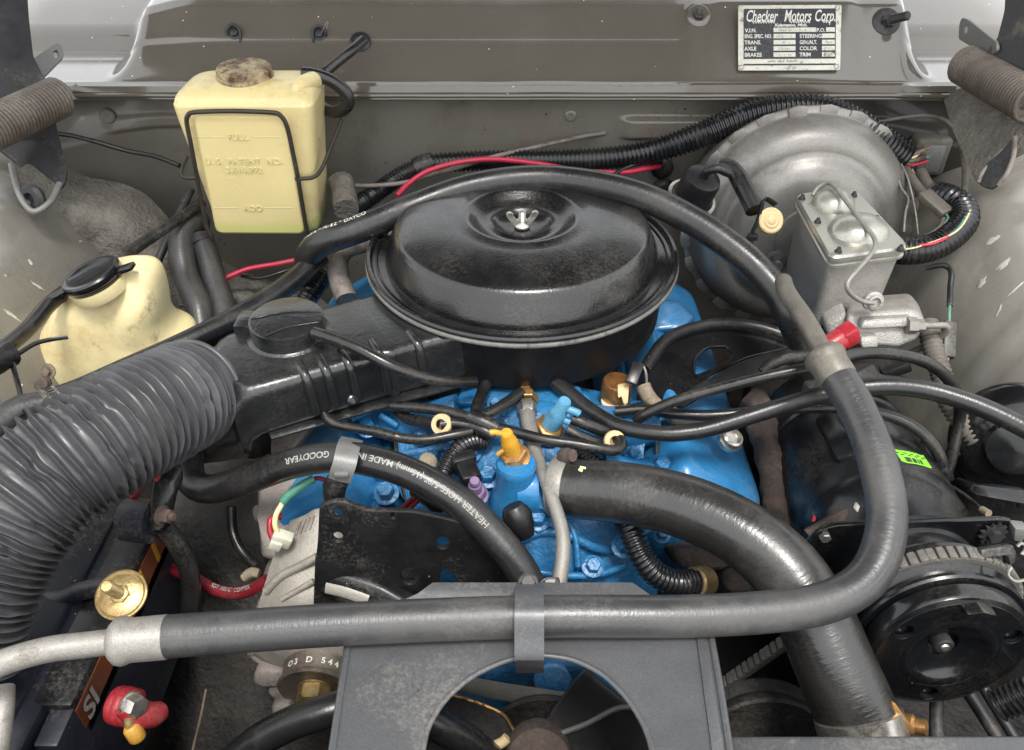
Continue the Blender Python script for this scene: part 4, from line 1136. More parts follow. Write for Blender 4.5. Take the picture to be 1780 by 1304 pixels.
lathe(MB(), W(1592, 1262, .655), (.7, -.4, .4), [(.0075, -.016), (.0085, -.010), (.0085, -.002), (.0065, .0), (.0065, .008), (0, .0095)], 14).build("clamp_screw", M['brass'], rad)
prism(MB(), [W(1545, 1215, .635), W(1553, 1218, .634), W(1588, 1268, .634), W(1560, 1270, .634), W(1552, 1245, .634)], V((.0, -.004, .002)), .0008).build("clamp_tongue", M['brass'], rad)
# yellow paint tick
mb = MB()
for a, b in (((1006, 818), (1012, 812)), ((1008, 812), (1018, 814)), ((1010, 820), (1012, 815))):
    d = []
    for (u, v) in (a, b):
        d.append(W(u, v, .7215))
    tt = Tube(d, .0011, n=6, step=.01); mb.add(tt.mb.v, tt.mb.f)
mb.build("paint_tick", M['ivory'], rad)

# ------------------------------------------------------------------ looms along the firewall
ml = thing("wire_loom", "fat black ribbed conduit running along the firewall over the brake booster", "conduit", fw_at(1590, 270))
Tube([(600, 372, 1.12), (650, 338, 1.14), (700, 304, 1.15), (742, 286, 1.15)], .0135, rib=(.0048, .15), n=18).build("branch", M['loom'], ml)
Tube([(728, 290, 1.152), (760, 284, 1.15), (850, 279, 1.15), (950, 279, 1.15), (1050, 276, 1.145), (1130, 264, 1.135), (1210, 238, 1.12), (1290, 205, 1.105), (1360, 190, 1.095), (1420, 191, 1.09), (1480, 212, 1.085), (1530, 244, 1.085), (1572, 276, 1.09)], [.0145, .0145, .0155, .017, .0185, .0205, .021, .0205], rib=(.0062, .15), n=20).build("conduit", M['loom'], ml)
tube("tape", M['plastic'], [(722, 294, 1.149), (742, 286, 1.149), (752, 284, 1.149)], .0158, ml)
bc = thing("bulkhead_connector", "dusty square bulkhead connector where the loom's wires enter the firewall", "connector", fw_at(1606, 268))
p = fw_at(1606, 262)
box(MB(), p + V((0, -.012, 0)), (.05, .03, .055), .006, 3).build("housing", M['loom_grey'], bc)
box(MB(), p + V((-.002, -.028, 0)), (.034, .006, .04), .003).build("face", M['hinge_grey'], bc)
random.seed(5)
for i, (c, cn_) in enumerate((('rustyiron', 'brown'), ('red', 'bright red'), ('orange', 'orange'), ('ivory', 'ivory'), ('greenwire', 'green'), ('brass', 'tan'), ('tubing', 'grey'), ('darkred', 'dark red'), ('vac', 'black'))):
    du, dv = random.uniform(-10, 10), random.uniform(-14, 14)
    hose("wire", cn_ + " wire between the fat loom's end and the bulkhead connector", "wire", M[c],
         [(1565 + du * .3, 272 + dv * .6, 1.09), (1584, 274 + dv * .9 + 2, 1.085), (1606 + du, 268 + dv, 1.10 + .01 * (i % 3))], .0022, "wires into the bulkhead connector", n=8)

rl = thing("wire_loom", "black ribbed conduit curling behind the master cylinder with red and green wires on it", "conduit", W(1575, 430, 1.0))
Tube([(1560, 436, 1.0), (1590, 436, 1.0), (1625, 428, 1.005), (1655, 410, 1.01), (1676, 385, 1.02), (1672, 360, 1.035), (1650, 345, 1.05), (1625, 338, 1.07)], .0175, rib=(.0066, .16), n=20).build("conduit", M['loom'], rl)
tube("wire", M['red'], [(1598, 427, .982), (1620, 424, .98), (1640, 416, .985), (1652, 408, .99)], .0018, rl, n=8)
tube("wire", M['greenwire'], [(1650, 409, .99), (1666, 396, .995), (1680, 374, 1.005)], .0015, rl, n=8)
tube("wire", M['ivory'], [(1570, 434, .98), (1600, 428, .981), (1660, 404, .99), (1684, 372, 1.005), (1684, 358, 1.02), (1678, 348, 1.03)], .0011, rl, n=6)
ic = thing("inline_connector", "flat dusty inline connector above the ribbed conduit's curl", "connector", W(1625, 355, 1.04))
a_ = W(1604, 335, 1.05); b_ = W(1646, 372, 1.03); ax_ = (b_ - a_).normalized(); x_, y_, z_ = basis(ax_)
box(MB(), (a_ + b_) / 2, (.020, .010, (b_ - a_).length), .002, ax=(x_, y_, z_)).build("shell", M['loom_grey'], ic)
tube("lead", M['greenwire'], [(1644, 372, 1.03), (1648, 380, 1.03), (1640, 390, 1.03), (1636, 392, 1.03)], .0018, ic, n=8)
tube("lead", M['loom_grey'], [(1640, 380, 1.03), (1634, 394, 1.02), (1610, 410, 1.01), (1570, 419, 1.0)], .0024, ic, n=8)
tube("lead", M['loom_grey'], [(1606, 338, 1.05), (1590, 318, 1.07), (1576, 298, 1.09)], .006, ic, n=10)
tube("lead", M['loom_grey'], [(1626, 342, 1.06), (1612, 322, 1.08), (1600, 300, 1.1)], .008, ic, n=10)
hose("wire", "taped dusty wire arching over the bulkhead connector to the right apron", "wire", M['loom_grey'],
     [(1520, 214, 1.14), (1560, 206, 1.13), (1610, 201, 1.12), (1645, 210, 1.1), (1666, 232, 1.09), (1674, 260, 1.08), (1678, 300, 1.08), (1676, 340, 1.06)], [.0026, .0026, .0026, .0045, .0045, .0045], n=10)
hose("wire", "single thin grey wire hanging from the bulkhead connector", "wire", M['tubing'], [(1564, 280, 1.08), (1578, 310, 1.06), (1590, 360, 1.05), (1596, 408, 1.04)], .0011, n=6)
hose("wire", "kinked grey wire along the right rim of the brake booster", "wire", M['tubing'], [(1556, 288, 1.08), (1566, 325, 1.07), (1579, 345, 1.06), (1574, 370, 1.05), (1571, 404, 1.04)], .0015, n=6)

hose("wire", "red wire draped over the conduit behind the air cleaner", "wire", M['red'],
     [(690, 340, 1.09), (712, 318, 1.10), (745, 297, 1.105), (800, 282, 1.11), (860, 277, 1.115), (930, 284, 1.12), (1010, 297, 1.125), (1080, 300, 1.13), (1120, 294, 1.14), (1146, 289, 1.16)], .0036, n=10)
hose("wire", "thin black wire at the grommet right of the red wire", "wire", M['vac'], [(1064, 306, 1.12), (1085, 293, 1.13), (1115, 284, 1.14), (1150, 283, 1.16)], .0028, n=10)
hose("pipe", "thin tan rod slanting from a firewall hole down to the tank", "rod", M['alu_dirty'], [(1053, 231, 1.185), (1010, 238, 1.175), (940, 254, 1.16), (860, 272, 1.13), (800, 290, 1.125), (745, 305, 1.125), (700, 318, 1.125), (640, 323, 1.13), (585, 322, 1.14)], .0032, n=10)
hose("rubber_plug", "soft dark hose stub beside the tank's lower right corner", "hose", M['undercoat'], [(590, 315, 1.13), (598, 335, 1.12), (602, 365, 1.1)], .018, wobble=.15)
# ------------------------------------------------------------------ brake booster
BO = V((.403, .222, -.062)); BA = V((-.04, -1, .10)).normalized()
bo = thing("brake_booster", "big round plated brake booster on the right of the firewall", "brake booster", BO)
R_ = .160
lathe(MB(), BO, BA, [(.09, -.11), (.12, -.10), (.148, -.07), (.155, -.03), (.157, -.006), (R_, -.003), (R_ + .001, .0), (R_, .003), (.154, .004), (.1505, .008), (.148, .016), (.143, .026), (.134, .036), (.126, .041), (.119, .043), (.113, .0425),
                     (.108, .043), (.103, .047), (.097, .053), (.089, .058), (.078, .061), (.060, .063), (.045, .064), (.043, .067), (.0, .067)], 96).build("shell", M['booster'], bo, 40)
x_, y_, z_ = basis(BA, (1, 0, 0))
ring = MB()
for i in range(24):                                          # crimped tabs of the rim
    a = 2 * math.pi * i / 24 + .1; a1 = a + .15
    for k in range(3):
        pass
    d0, d1 = x_ * math.cos(a) + y_ * math.sin(a), x_ * math.cos(a1) + y_ * math.sin(a1)
    dm = (d0 + d1).normalized()
    mb = MB()
    prism(mb, [BO + d0 * .146 + z_ * .0045, BO + d0 * .162 + z_ * .0035, BO + dm * .164 + z_ * .0045, BO + d1 * .162 + z_ * .0035, BO + d1 * .146 + z_ * .0045], z_ * (.0016 if i % 3 else .0046), .0006)
    mb.build("crimp_tab", M['booster'], bo)
for (u, v) in ((1347, 456), (1290, 430)):
    hexbolt(MB(), W(u, v, 1.03), (-.1, -1, .3), .010, .010, washer=.015, stud=.016, stud_r=.006).build("mount_nut", M['hinge'], bo)
# vacuum check valve
cv = thing("check_valve", "black check valve with silver band on the brake booster", "valve", W(1205, 350, 1.05))
vax = V((.22, -.35, .9)).normalized(); vp = W(1200, 348, 1.045)
lathe(MB(), vp, vax, [(.024, -.022), (.028, -.010), (.0295, -.002), (.0295, .006), (.0262, .009), (.0250, .012), (.0240, .036), (.0222, .041), (.014, .043), (.0, .043)], 40).build("body", M['plastic'], cv)
lathe(MB(), vp, vax, [(.0295, .001), (.0325, .0025), (.0325, .0055), (.0295, .007)], 40).build("band", M['steel'], cv)
tube("nipple", M['plastic'], [vp + vax * .038, vp + vax * .052, vp + vax * .056 + V((.010, -.002, .002)), vp + vax * .052 + V((.026, -.004, .0))], .0058, cv)
mb = MB()
fr0 = frame_of(vp + V((.004, -.0212, .012)), vp + V((.014, -.0204, .0115)), vp + V((.002, -.021, .03)))
hose("vacuum_hose", "thick black vacuum hose from the check valve to the cream plug", "hose", M['rubber'],
     [(1254, 288, 1.03), (1265, 289, 1.025), (1278, 300, 1.02), (1292, 325, 1.01), (1306, 352, 1.0), (1312, 366, .995)], [.009, .0105, .0115, .0115, .0115, .0115], n=18)
pg = thing("cream_plug", "round cream plastic plug held by a black cable tie on the booster", "plug", W(1338, 384, .985))
lathe(MB(), W(1338, 384, .985), (.15, -.8, .55), [(.010, -.02), (.0125, -.006), (.0158, -.004), (.0158, .004), (.014, .0052), (.0105, .0045), (.0085, .006), (.006, .0055), (.004, .007), (0, .007)], 36).build("disc", M['cream'], pg)
tube("cable_tie", M['plastic'], [(1300, 420, 1.0), (1306, 408, .99), (1318, 380, .982), (1326, 352, .985), (1332, 346, .99), (1348, 356, .995)], .0042, pg, flat=.35, n=8)
box(MB(), W(1308, 412, .985), (.012, .008, .008), .0015).build("tie_head", M['plastic'], pg)

# ------------------------------------------------------------------ master cylinder
mc = thing("master_cylinder", "grey cast master cylinder with shiny domed lid in front of the booster", "master cylinder", W(1500, 600, .95))
zt = .022
q = [W(1441, 460, z=zt), W(1579, 441, z=zt), W(1482, 336, z=zt), W(1379, 347, z=zt)]
cen = sum(q, V()) / 4
qs = [cen + (p - cen) * .93 + V((0, 0, -.006)) for p in q]
low = [cen + (p - cen) * .86 + V((0, 0, -.092)) for p in q]
def blend(A, B, s): return [a.lerp(b, s) for a, b in zip(A, B)]
def quad_secs(levels, r=.012):
    out = []
    for pts in levels:
        c = sum(pts, V()) / 4
        ex = (pts[1] - pts[0]).normalized(); ey = V((0, 0, 1)).cross(ex)
        fr = (c, ex, ey, V((0, 0, 1)))
        out.append([c + ex * a + ey * b for a, b in rounded(to2d(fr, pts), r, 5)])
    return out
loft(MB(), quad_secs([low, blend(qs, low, .8), blend(qs, low, .5), blend(qs, low, .2), qs])).build("reservoir", M['cast'], mc, 50)
lid_l = [[cen + (p - cen) * f + V((0, 0, h)) for p in q] for f, h in ((.97, -.0075), (1.0, -.006), (1.0, -.003), (.965, -.0015), (.965, .001), (1.0, .002), (1.0, .006), (.97, .0085), (.90, .0085))]
lidp = loft(MB(), quad_secs(lid_l, .014)).build("lid", M['lid'], mc, 40)
ex = ((q[1] - q[0]) + (q[2] - q[3])).normalized(); ey = V((0, 0, 1)).cross(ex)
for (u, v, r1, r2) in ((1448, 350, .026, .026), (1492, 396, .036, .031)):
    c = W(u, v + 6, z=zt + .0085)
    lathe(MB(), c, (0, 0, 1), [(r1, -.002), (r1 * .97, .002), (r1 * .88, .008), (r1 * .7, .0135), (r1 * .4, .0165), (0, .0172)], 40, xdir=ex, squash=r2 / r1).build("dome", M['lid'], lidp, 80)
for (u, v) in ((1394, 346), (1484, 341), (1421, 387), (1523, 383), (1457, 438), (1565, 434)):
    c = W(u, v, z=zt + .0085)
    lathe(MB(), c, (0, 0, 1), [(.0042, -.001), (.0042, .001), (.0026, .0035), (.0018, .006), (0, .0065)], 12).build("screw", M['hinge'], lidp)
tube("bail_wire", M['tubing'], [(1412, 340, .985), (1422, 326, .985), (1438, 318, .98), (1452, 326, .965), (1480, 362, .93), (1505, 394, .90), (1520, 415, .885), (1520, 432, .872), (1506, 452, .855), (1488, 472, .845), (1474, 490, .84), (1474, 504, .842), (1486, 517, .85), (1502, 525, .858), (1518, 527, .862)], .0026, mc, n=12)
lathe(MB(), W(1518, 524, .872), (.05, -.9, .3), [(.011, -.004), (.011, .002), (.008, .003), (.008, .006), (.0055, .0065), (.005, .003), (0, .003)], 24).build("boss", M['cast'], mc)
# bore with outlets below the reservoir
bore = MB()
prism(bore, [W(1472, 545, .895), W(1590, 536, .895), W(1612, 562, .892), W(1594, 592, .892), W(1560, 606, .894), (W(1505, 602, .894)), W(1470, 580, .894)], (W(1480, 500, 1.05) - W(1480, 545, .90)).normalized() * .10, .006, 3)
bore.build("bore", M['cast'], mc, 50)
prism(MB(), [W(1500, 556, .884), W(1588, 551, .884), W(1594, 568, .884), W(1496, 572, .884)], V((0, .02, -.006)), .003).build("rib", M['cast'], mc)
prism(MB(), [W(1496, 586, .884), W(1528, 584, .884), W(1528, 605, .884), W(1498, 606, .884)], V((0, .02, -.004)), .003).build("boss", M['cast'], mc)
prism(MB(), [W(1432, 560, .93), W(1475, 545, .92), (W(1478, 590, .92)), W(1440, 596, .93)], V((0, .06, .01)), .006, 3).build("shoulder", M['cast'], mc)
lathe(MB(), W(1586, 566, .885), (1, -.05, .02), [(.0095, -.006), (.0095, .004), (.0075, .005), (.0072, .012), (.004, .013), (0, .013)], 6).build("outlet_nut", M['tubing'], mc)
hose("brake_line", "thin steel brake line looping out of the master cylinder's right side", "brake line", M['tubing'],
     [(1596, 566, .885), (1625, 566, .885), (1642, 566, .888), (1647, 572, .892), (1640, 582, .90), (1615, 598, .92), (1585, 612, .94), (1560, 622, .95)], .0036, n=12)
rc = thing("red_cap", "bright red plastic cap over a fitting below the master cylinder", "cap", W(1458, 590, .74))
ra = V((-.72, -.25, -.35)).normalized()
pc = W(1474, 582, .745)
x_, y_, z_ = basis(ra, (0, 0, 1))
box(MB(), pc, (.019, .017, .016), .003, 2, ax=(x_, y_, z_)).build("tab", M['redcap'], rc)
lathe(MB(), pc + ra * .006, ra, [(.010, 0), (.0105, .002), (.0105, .018), (.0095, .019), (.0, .019)], 20).build("skirt", M['redcap'], rc)
lathe(MB(), pc + ra * .026, ra, [(.0085, 0), (.0095, .001), (.0095, .005), (.0085, .006)], 6).build("nut", M['steel'], rc)
# ------------------------------------------------------------------ engine
en = thing("engine", "bright blue painted engine block with intake and valve covers", "engine", (0, -.2, -.6))
box(MB(), (.005, -.06, -.40), (.30, .50, .36), .02, 3).build("block", M['shade'], en)
# intake manifold
mb = MB()
def blob(p): return V((.25, .25, 1)) * (.004 * noise.noise(p * 28) + .003 * noise.noise(p * 70))
patch(mb, [[W(u, v, t) for u, v, t in row] for row in (
    [(690, 700, .885), (760, 690, .895), (840, 668, .895), (905, 665, .895), (990, 668, .895), (1060, 690, .90), (1130, 700, .90)],
    [(690, 735, .865), (760, 730, .865), (840, 700, .855), (905, 695, .85), (990, 700, .855), (1060, 728, .865), (1130, 735, .87)],
    [(690, 775, .855), (760, 770, .845), (840, 742, .835), (905, 735, .83), (990, 742, .835), (1060, 772, .85), (1120, 778, .855)],
    [(690, 820, .845), (760, 815, .83), (840, 800, .815), (905, 795, .81), (990, 800, .815), (1060, 818, .835), (1120, 820, .845)],
    [(700, 870, .835), (770, 868, .815), (840, 860, .80), (905, 855, .795), (990, 858, .80), (1060, 866, .82), (1120, 868, .835)],
    [(740, 930, .83), (800, 920, .81), (860, 905, .79), (920, 900, .785), (1000, 905, .79), (1065, 912, .81), (1120, 910, .83)],
    [(760, 990, .83), (810, 985, .81), (865, 975, .79), (925, 968, .783), (1000, 972, .787), (1065, 985, .805), (1140, 1000, .825)],
    [(760, 1060, .84), (810, 1060, .82), (865, 1050, .80), (925, 1045, .79), (1000, 1050, .795), (1065, 1060, .81), (1140, 1070, .83)])], 8, 8, disp=blob)
mb.build("intake_manifold", M['blue'], en, 60)
# front cover seen below, through the hole of the radiator panel
mb = MB()
patch(mb, [[W(u, v, t) for u, v, t in row] for row in (
    [(780, 1060, .83), (860, 1055, .80), (940, 1050, .795), (1020, 1055, .80), (1100, 1060, .82)],
    [(780, 1120, .84), (860, 1115, .81), (940, 1110, .80), (1020, 1115, .81), (1100, 1125, .83)],
    [(780, 1165, .85), (860, 1160, .825), (940, 1160, .815), (1020, 1160, .82), (1100, 1170, .84)],
    [(780, 1210, .87), (860, 1205, .85), (940, 1200, .84), (1020, 1205, .845), (1100, 1215, .86)],
    [(780, 1280, .90), (860, 1280, .89), (940, 1280, .885), (1020, 1280, .885), (1100, 1280, .89)])], 8, 8, disp=lambda p: V((0, -1, .5)) * (.006 * noise.noise(p * 30)))
mb.build("front_cover", M['blue'], en, 60)
lathe(MB(), W(960, 1182, .808), (0, -.9, .45), [(.017, -.01), (.019, .001), (.017, .004), (.0, .004)], 24).build("boss", M['blue'], en)
lathe(MB(), W(926, 1200, .812), (0, -.9, .45), [(.006, -.004), (.006, .0015), (.0, .0015)], 16).build("bolt_hole", M['shade'], en)
# runners and pads on the intake
for pts, r in (([(640, 720, .88), (720, 735, .865), (800, 720, .855)], .022), ([(1130, 735, .875), (1060, 745, .86), (985, 730, .852)], .024), ([(640, 800, .86), (700, 820, .85), (770, 812, .835)], .018),
               ([(1160, 820, .85), (1100, 830, .84), (1040, 815, .832)], .020), ([(700, 905, .84), (760, 895, .822), (830, 880, .80)], .016)):
    tube("runner", M['blue'], pts, r, en, n=16, wobble=.06)
prism(MB(), [W(800, 672, .87), W(1010, 670, .87), W(1018, 700, .848), W(792, 702, .848)], V((0, .012, -.02)), .004, 2).build("carburetor_pad", M['blue'], en)
box(MB(), AO + V((0, 0, -.085)), (.12, .12, .05), .008).build("carburetor", M['alu_dirty'], en)
# raised casting marks on the pad
mb = MB(); fr = frame_of(W(880, 726, .836), W(960, 728, .836), W(878, 708, .846))
lettering(mb, "8R 4 CH", .014, (fr[0], fr[1], fr[2], fr[3]), extrude=.0015, spacing=1.2); mb.build("casting_mark", M['blue'], en)
# thermostat housing
TH = W(897, 868, .79)
lathe(MB(), TH, (0, 0, 1), [(.028, -.02), (.027, .0), (.0225, .012), (.0195, .022), (.0185, .042), (.0192, .047), (.0178, .050), (.0, .050)], 40).build("thermostat_housing", M['blue_smooth'], en)
tube("thermostat_neck", M['blue_smooth'], [TH + V((0, 0, .014)), TH + V((.03, .0, .013)), W(960, 846, .772)], .0248, en, n=24)
prism(MB(), [W(815, 868, .80), W(870, 845, .80), W(940, 850, .795), W(975, 895, .785), W(900, 905, .78), W(835, 895, .79)], V((0, 0, -.012)), .004).build("thermostat_flange", M['blue'], en)
for (u, v, t, r) in ((848, 830, .80, .0085), (935, 905, .778, .008), (1084, 950, .785, .0085), (1150, 812, .835, .0085), (672, 858, .82, .009), (1115, 905, .80, .01), (790, 770, .835, .009), (1130, 880, .82, .007), (640, 745, .85, .008)):
    p = W(u, v, t)
    hexbolt(MB(), p, (0, -.35, .93), r, .011, washer=r * 1.45).build("bolt", M['blue'], en)
# valve covers and heads
def valve_cover(side, y0, y1):
    tilt = Matrix.Rotation(side * math.radians(32), 3, 'Y')
    c = V((side * .205, 0, -.155)); secs = []
    for (y, w, h) in ((y0, .046, .010), (y0 + .003, .052, .019), (y0 + .012, .058, .027), (y0 + .03, .062, .031), (y0 + .1, .062, .031), (y1 - .1, .062, .031), (y1 - .02, .06, .029), (y1, .05, .015)):
        sec = []
        for a, b in rounded([(-w, -.03), (w, -.03), (w * .9, h), (-w * .9, h)], .016, 6):
            sec.append(c + V((0, y, 0)) + tilt @ V((a, 0, b)))
        secs.append(sec)
    vc = loft(MB(), smooth_secs(secs, 3)).build("valve_cover", M['blue_smooth'], en, 60)
    rim = []
    for y, w in ((y0 - .006, .058), (y0 + .004, .068), (y1, .068)):
        rim.append([c + V((0, y, 0)) + tilt @ V((a, 0, b)) for a, b in rounded([(-w, -.032), (w, -.032), (w, -.022), (-w, -.022)], .003, 3)])
    loft(MB(), rim).build("flange", M['blue'], vc, 40)
    for yy in (y0 + .03, y0 + .12):
        for w in (-.064, .064):
            hexbolt(MB(), c + V((0, yy, 0)) + tilt @ V((w, 0, -.022)), tilt @ V((0, 0, 1)), .006, .006, washer=.009).build("bolt", M['blue'], vc)
    return vc
valve_cover(-1, -.262, .19); valve_cover(1, -.245, .20)
for s in (-1, 1):
    tilt = Matrix.Rotation(s * math.radians(32), 3, 'Y')
    box(MB(), V((s * .168, -.03, -.20)), (.105, .45, .07), .008, rot=tilt).build("cylinder_head", M['blue'], en)
# bolts, ribs, gasket edges and casting ridges that break up the painted castings
for (u, v, t, r) in ((700, 700, .868, .0062), (735, 760, .838, .0062), (1010, 700, .848, .0065), (1050, 740, .848, .0065), (1100, 790, .842, .0062), (990, 770, .826, .0062), (860, 705, .848, .0055), (820, 790, .812, .0062), (1190, 905, .83, .0062), (1030, 985, .78, .0075), (900, 960, .778, .0068), (1150, 930, .815, .0062), (560, 850, .82, .0062)):
    hexbolt(MB(), W(u, v, t), (.05, -.4, .9), r, .008, washer=r * 1.5).build("bolt", M['blue'], en)
for pts, r in (([(905, 940, .777), (935, 926, .779), (985, 930, .781), (1030, 950, .786), (1062, 958, .80)], .0045), ([(898, 985, .778), (960, 998, .776), (1030, 1000, .782), (1085, 985, .795)], .0035),
               ([(985, 900, .785), (1000, 935, .778), (1005, 985, .776)], .003), ([(870, 915, .785), (868, 950, .782), (872, 1000, .786)], .004), ([(1095, 905, .81), (1110, 945, .81), (1140, 990, .815)], .004),
               ([(705, 790, .843), (760, 780, .838), (815, 765, .824)], .005), ([(1000, 795, .815), (1050, 800, .83), (1110, 800, .845)], .005), ([(760, 700, .862), (790, 720, .85), (800, 745, .838)], .0045), ([(1020, 705, .85), (1015, 730, .842), (1020, 760, .835)], .0045)):
    tube("casting_ridge", M['blue'], pts, r, en, n=10, wobble=.15)
for pts in ([(1120, 690, .893), (1138, 740, .868), (1142, 800, .848), (1132, 870, .832), (1128, 910, .822)], [(700, 690, .885), (690, 740, .86), (690, 800, .845), (705, 870, .833)]):
    tube("gasket_edge", M['shade'], pts, .0022, en, n=6, wobble=.3)
for k in range(7):                                            # dimpled casting numbers on the intake
    for j in range(3):
        lathe(MB(), W(876 + k * 13 + j * 3, 722 + j * 9, .8395 - j * .0042), (0, -.4, .9), [(.0026, -.002), (.0022, .0012), (0, .0018)], 8).build("casting_dot", M['blue'], en)
# oil filler cap ring on the right cover, bracket bolts on the left
lathe(MB(), W(1270, 764, .838), (.25, -.3, .9), [(.0125, -.006), (.0132, .001), (.0115, .003), (.011, .006), (.0085, .007), (.0075, .003), (0, .003)], 32).build("oil_filler", M['steel'], en)
for pts in ([(596, 700, .835), (620, 682, .835), (650, 690, .845)], [(660, 720, .84), (690, 740, .845)], [(610, 728, .83), (655, 706, .835)]):
    tube("casting_ridge", M['blue'], pts, .004, en, n=8)
# cast ears between alternator and head
for pts, vec in (([(470, 740, .87), (545, 705, .87), (558, 720, .87), (505, 790, .86), (490, 830, .85), (468, 790, .86)], (0, .03, -.03)),
                 ([(446, 838, .84), (520, 815, .84), (525, 850, .83), (515, 905, .82), (480, 975, .81), (452, 970, .815), (448, 900, .82)], (0, .04, -.04)),
                 ([(434, 880, .83), (470, 872, .83), (474, 905, .825), (440, 910, .83)], (0, .03, -.03))):
    prism(MB(), pts, vec, .006, 3).build("bracket_casting", M['alu_dirty'], en)
# rear end of the right head behind the air cleaner, dark right flank
prism(MB(), [(1130, 520, 1.02), (1180, 520, 1.02), (1215, 552, 1.01), (1190, 572, 1.0), (1120, 580, 1.0)], (0, .05, -.05), .008, 3).build("rear_cover", M['blue_smooth'], en)
for pts, r in (([(1322, 740, .90), (1340, 790, .88), (1352, 850, .86), (1375, 930, .84)], .018), ([(1345, 720, .92), (1368, 780, .90), (1385, 840, .88), (1400, 900, .86)], .02), ([(1300, 690, .93), (1330, 720, .92), (1350, 760, .91)], .016)):
    tube("exhaust_runner", M['rustyiron'], pts, r, en, wobble=.35, n=18)
for pts, vec in (([(1165, 955, .80), (1250, 945, .79), (1290, 962, .78), (1270, 990, .775), (1200, 1000, .785)], (0, .05, -.05)),
                 ([(1255, 985, .79), (1330, 960, .78), (1370, 1000, .77), (1330, 1035, .765), (1262, 1030, .77)], (0, .05, -.05))):
    prism(MB(), pts, vec, .008, 3).build("exhaust_manifold", M['rustyiron'], en)
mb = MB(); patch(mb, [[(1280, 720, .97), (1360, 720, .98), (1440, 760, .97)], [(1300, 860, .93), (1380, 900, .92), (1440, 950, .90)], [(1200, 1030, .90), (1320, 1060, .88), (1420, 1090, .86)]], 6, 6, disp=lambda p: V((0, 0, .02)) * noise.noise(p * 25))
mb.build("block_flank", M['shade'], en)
mb = MB(); patch(mb, [[(290, 830, .95), (380, 800, .97), (470, 790, .97)], [(300, 960, .93), (380, 950, .93), (460, 950, .93)], [(260, 1100, .92), (370, 1100, .92), (480, 1120, .92)], [(230, 1310, .9), (370, 1310, .9), (640, 1310, .9)]], 6, 6, disp=lambda p: V((0, 0, .012)) * noise.noise(p * 25))
mb.build("frame_rail", M['shade'], en)

# black stamped bracket right of the air cleaner
sb = thing("steering_shield", "black stamped steel shield with oval hole right of the air cleaner", "shield", W(1250, 700, .93))
fr = frame_of(W(1120, 700, .90), W(1400, 640, .95), W(1180, 580, .97))
ol = rounded(plane2d(fr, [(1100, 720), (1120, 640), (1160, 592), (1235, 566), (1310, 570), (1370, 588), (1410, 602), (1370, 606), (1300, 622), (1240, 650), (1190, 690), (1165, 735)]), .012, 5)
hole = rounded(plane2d(fr, [(1205, 655), (1208, 625), (1230, 605), (1262, 604), (1274, 618), (1262, 632), (1228, 645)]), .01, 5)
plate(MB(), ol, [hole], .004, fr, .001).build("web", M['black'], sb)
edge = [on_plane(fr, u, v) + fr[3] * .006 for u, v in ((1118, 648), (1160, 594), (1235, 570), (1310, 574), (1370, 592), (1412, 606))]
tube("rim", M['blackmatte'], edge, .0075, sb, n=12)
tube("hole_lip", M['black'], [on_plane(fr, u, v) + fr[3] * .002 for u, v in ((1205, 652), (1208, 625), (1230, 606), (1262, 604))], .002, sb, n=8)
fr2 = frame_of(W(1170, 720, .87), W(1400, 620, .90), W(1200, 660, .92))
ol = rounded(plane2d(fr2, [(1168, 700), (1210, 672), (1280, 634), (1340, 612), (1412, 602), (1420, 640), (1330, 650), (1250, 672), (1180, 712)]), .008, 5)
plate(MB(), ol, [], .004, fr2, .001).build("lower_blade", M['black'], sb)
tube("scorched_edge", M['shade'], [(1325, 648, .86), (1345, 632, .86), (1380, 622, .86), (1415, 618, .86)], .006, sb, wobble=.3, n=10)

# ------------------------------------------------------------------ small things on the intake
def sensor(u, v, t, label, axis, mcol, name, hexm, r=.0095, h=.024, cat="sensor"):
    p = W(u, v, t); o = thing(name, label, cat, p); ax = V(axis).normalized()
    hexbolt(MB(), p, ax, r * 1.65, .011, washer=r * 1.9).build("hex", hexm, o)
    lathe(MB(), p + ax * .010, ax, [(r, 0), (r, h * .45), (r * .92, h * .5), (r * .92, h * .62), (r * .72, h * .68), (r * .72, h * .95), (r * .6, h), (0, h)], 24).build("body", mcol, o)
    return o, p, ax
o, p, ax = sensor(894, 796, .766, "yellow temperature switch on the thermostat housing", (-.18, -.25, 1), M['yellow'], "temperature_switch", M['brass'], .0082, .034)
tube("spade", M['yellow'], [p + ax * .040, p + ax * .044 + V((-.01, -.002, .002)), p + ax * .045 + V((-.014, -.002, .001))], .0027, o)
tube("barb", M['yellow'], [p + ax * .02 + V((-.006, -.004, 0)), p + ax * .014 + V((-.013, -.006, 0))], .0022, o, n=8)
o, p, ax = sensor(950, 752, .822, "light blue vacuum valve with two side nipples", (.35, -.15, 1), M['blueplastic'], "vacuum_valve", M['brass'], .0094, .042, "valve")
for d in (.018, .034):
    tube("nipple", M['blueplastic'], [p + ax * (d + .008), p + ax * (d + .006) + V((.015, -.005, -.001)), p + ax * (d + .005) + V((.018, -.006, -.0015))], .0038, o, n=12)
o, p, ax = sensor(826, 862, .782, "lilac capped sensor beside the heater hose", (.02, -.3, 1), M['purple'], "lilac_sensor", M['purple'], .0068, .022)
hose("vacuum_hose", "upper of two short black hoses from the light blue valve to the cream disc", "hose", M['vac'], [(994, 727, .80), (1020, 738, .80), (1050, 750, .805), (1064, 756, .81)], .0062, n=14)
hose("vacuum_hose", "lower of two short black hoses from the light blue valve to the cream disc", "hose", M['vac'], [(985, 746, .795), (1010, 760, .795), (1040, 772, .80), (1056, 776, .805)], .0062, n=14)
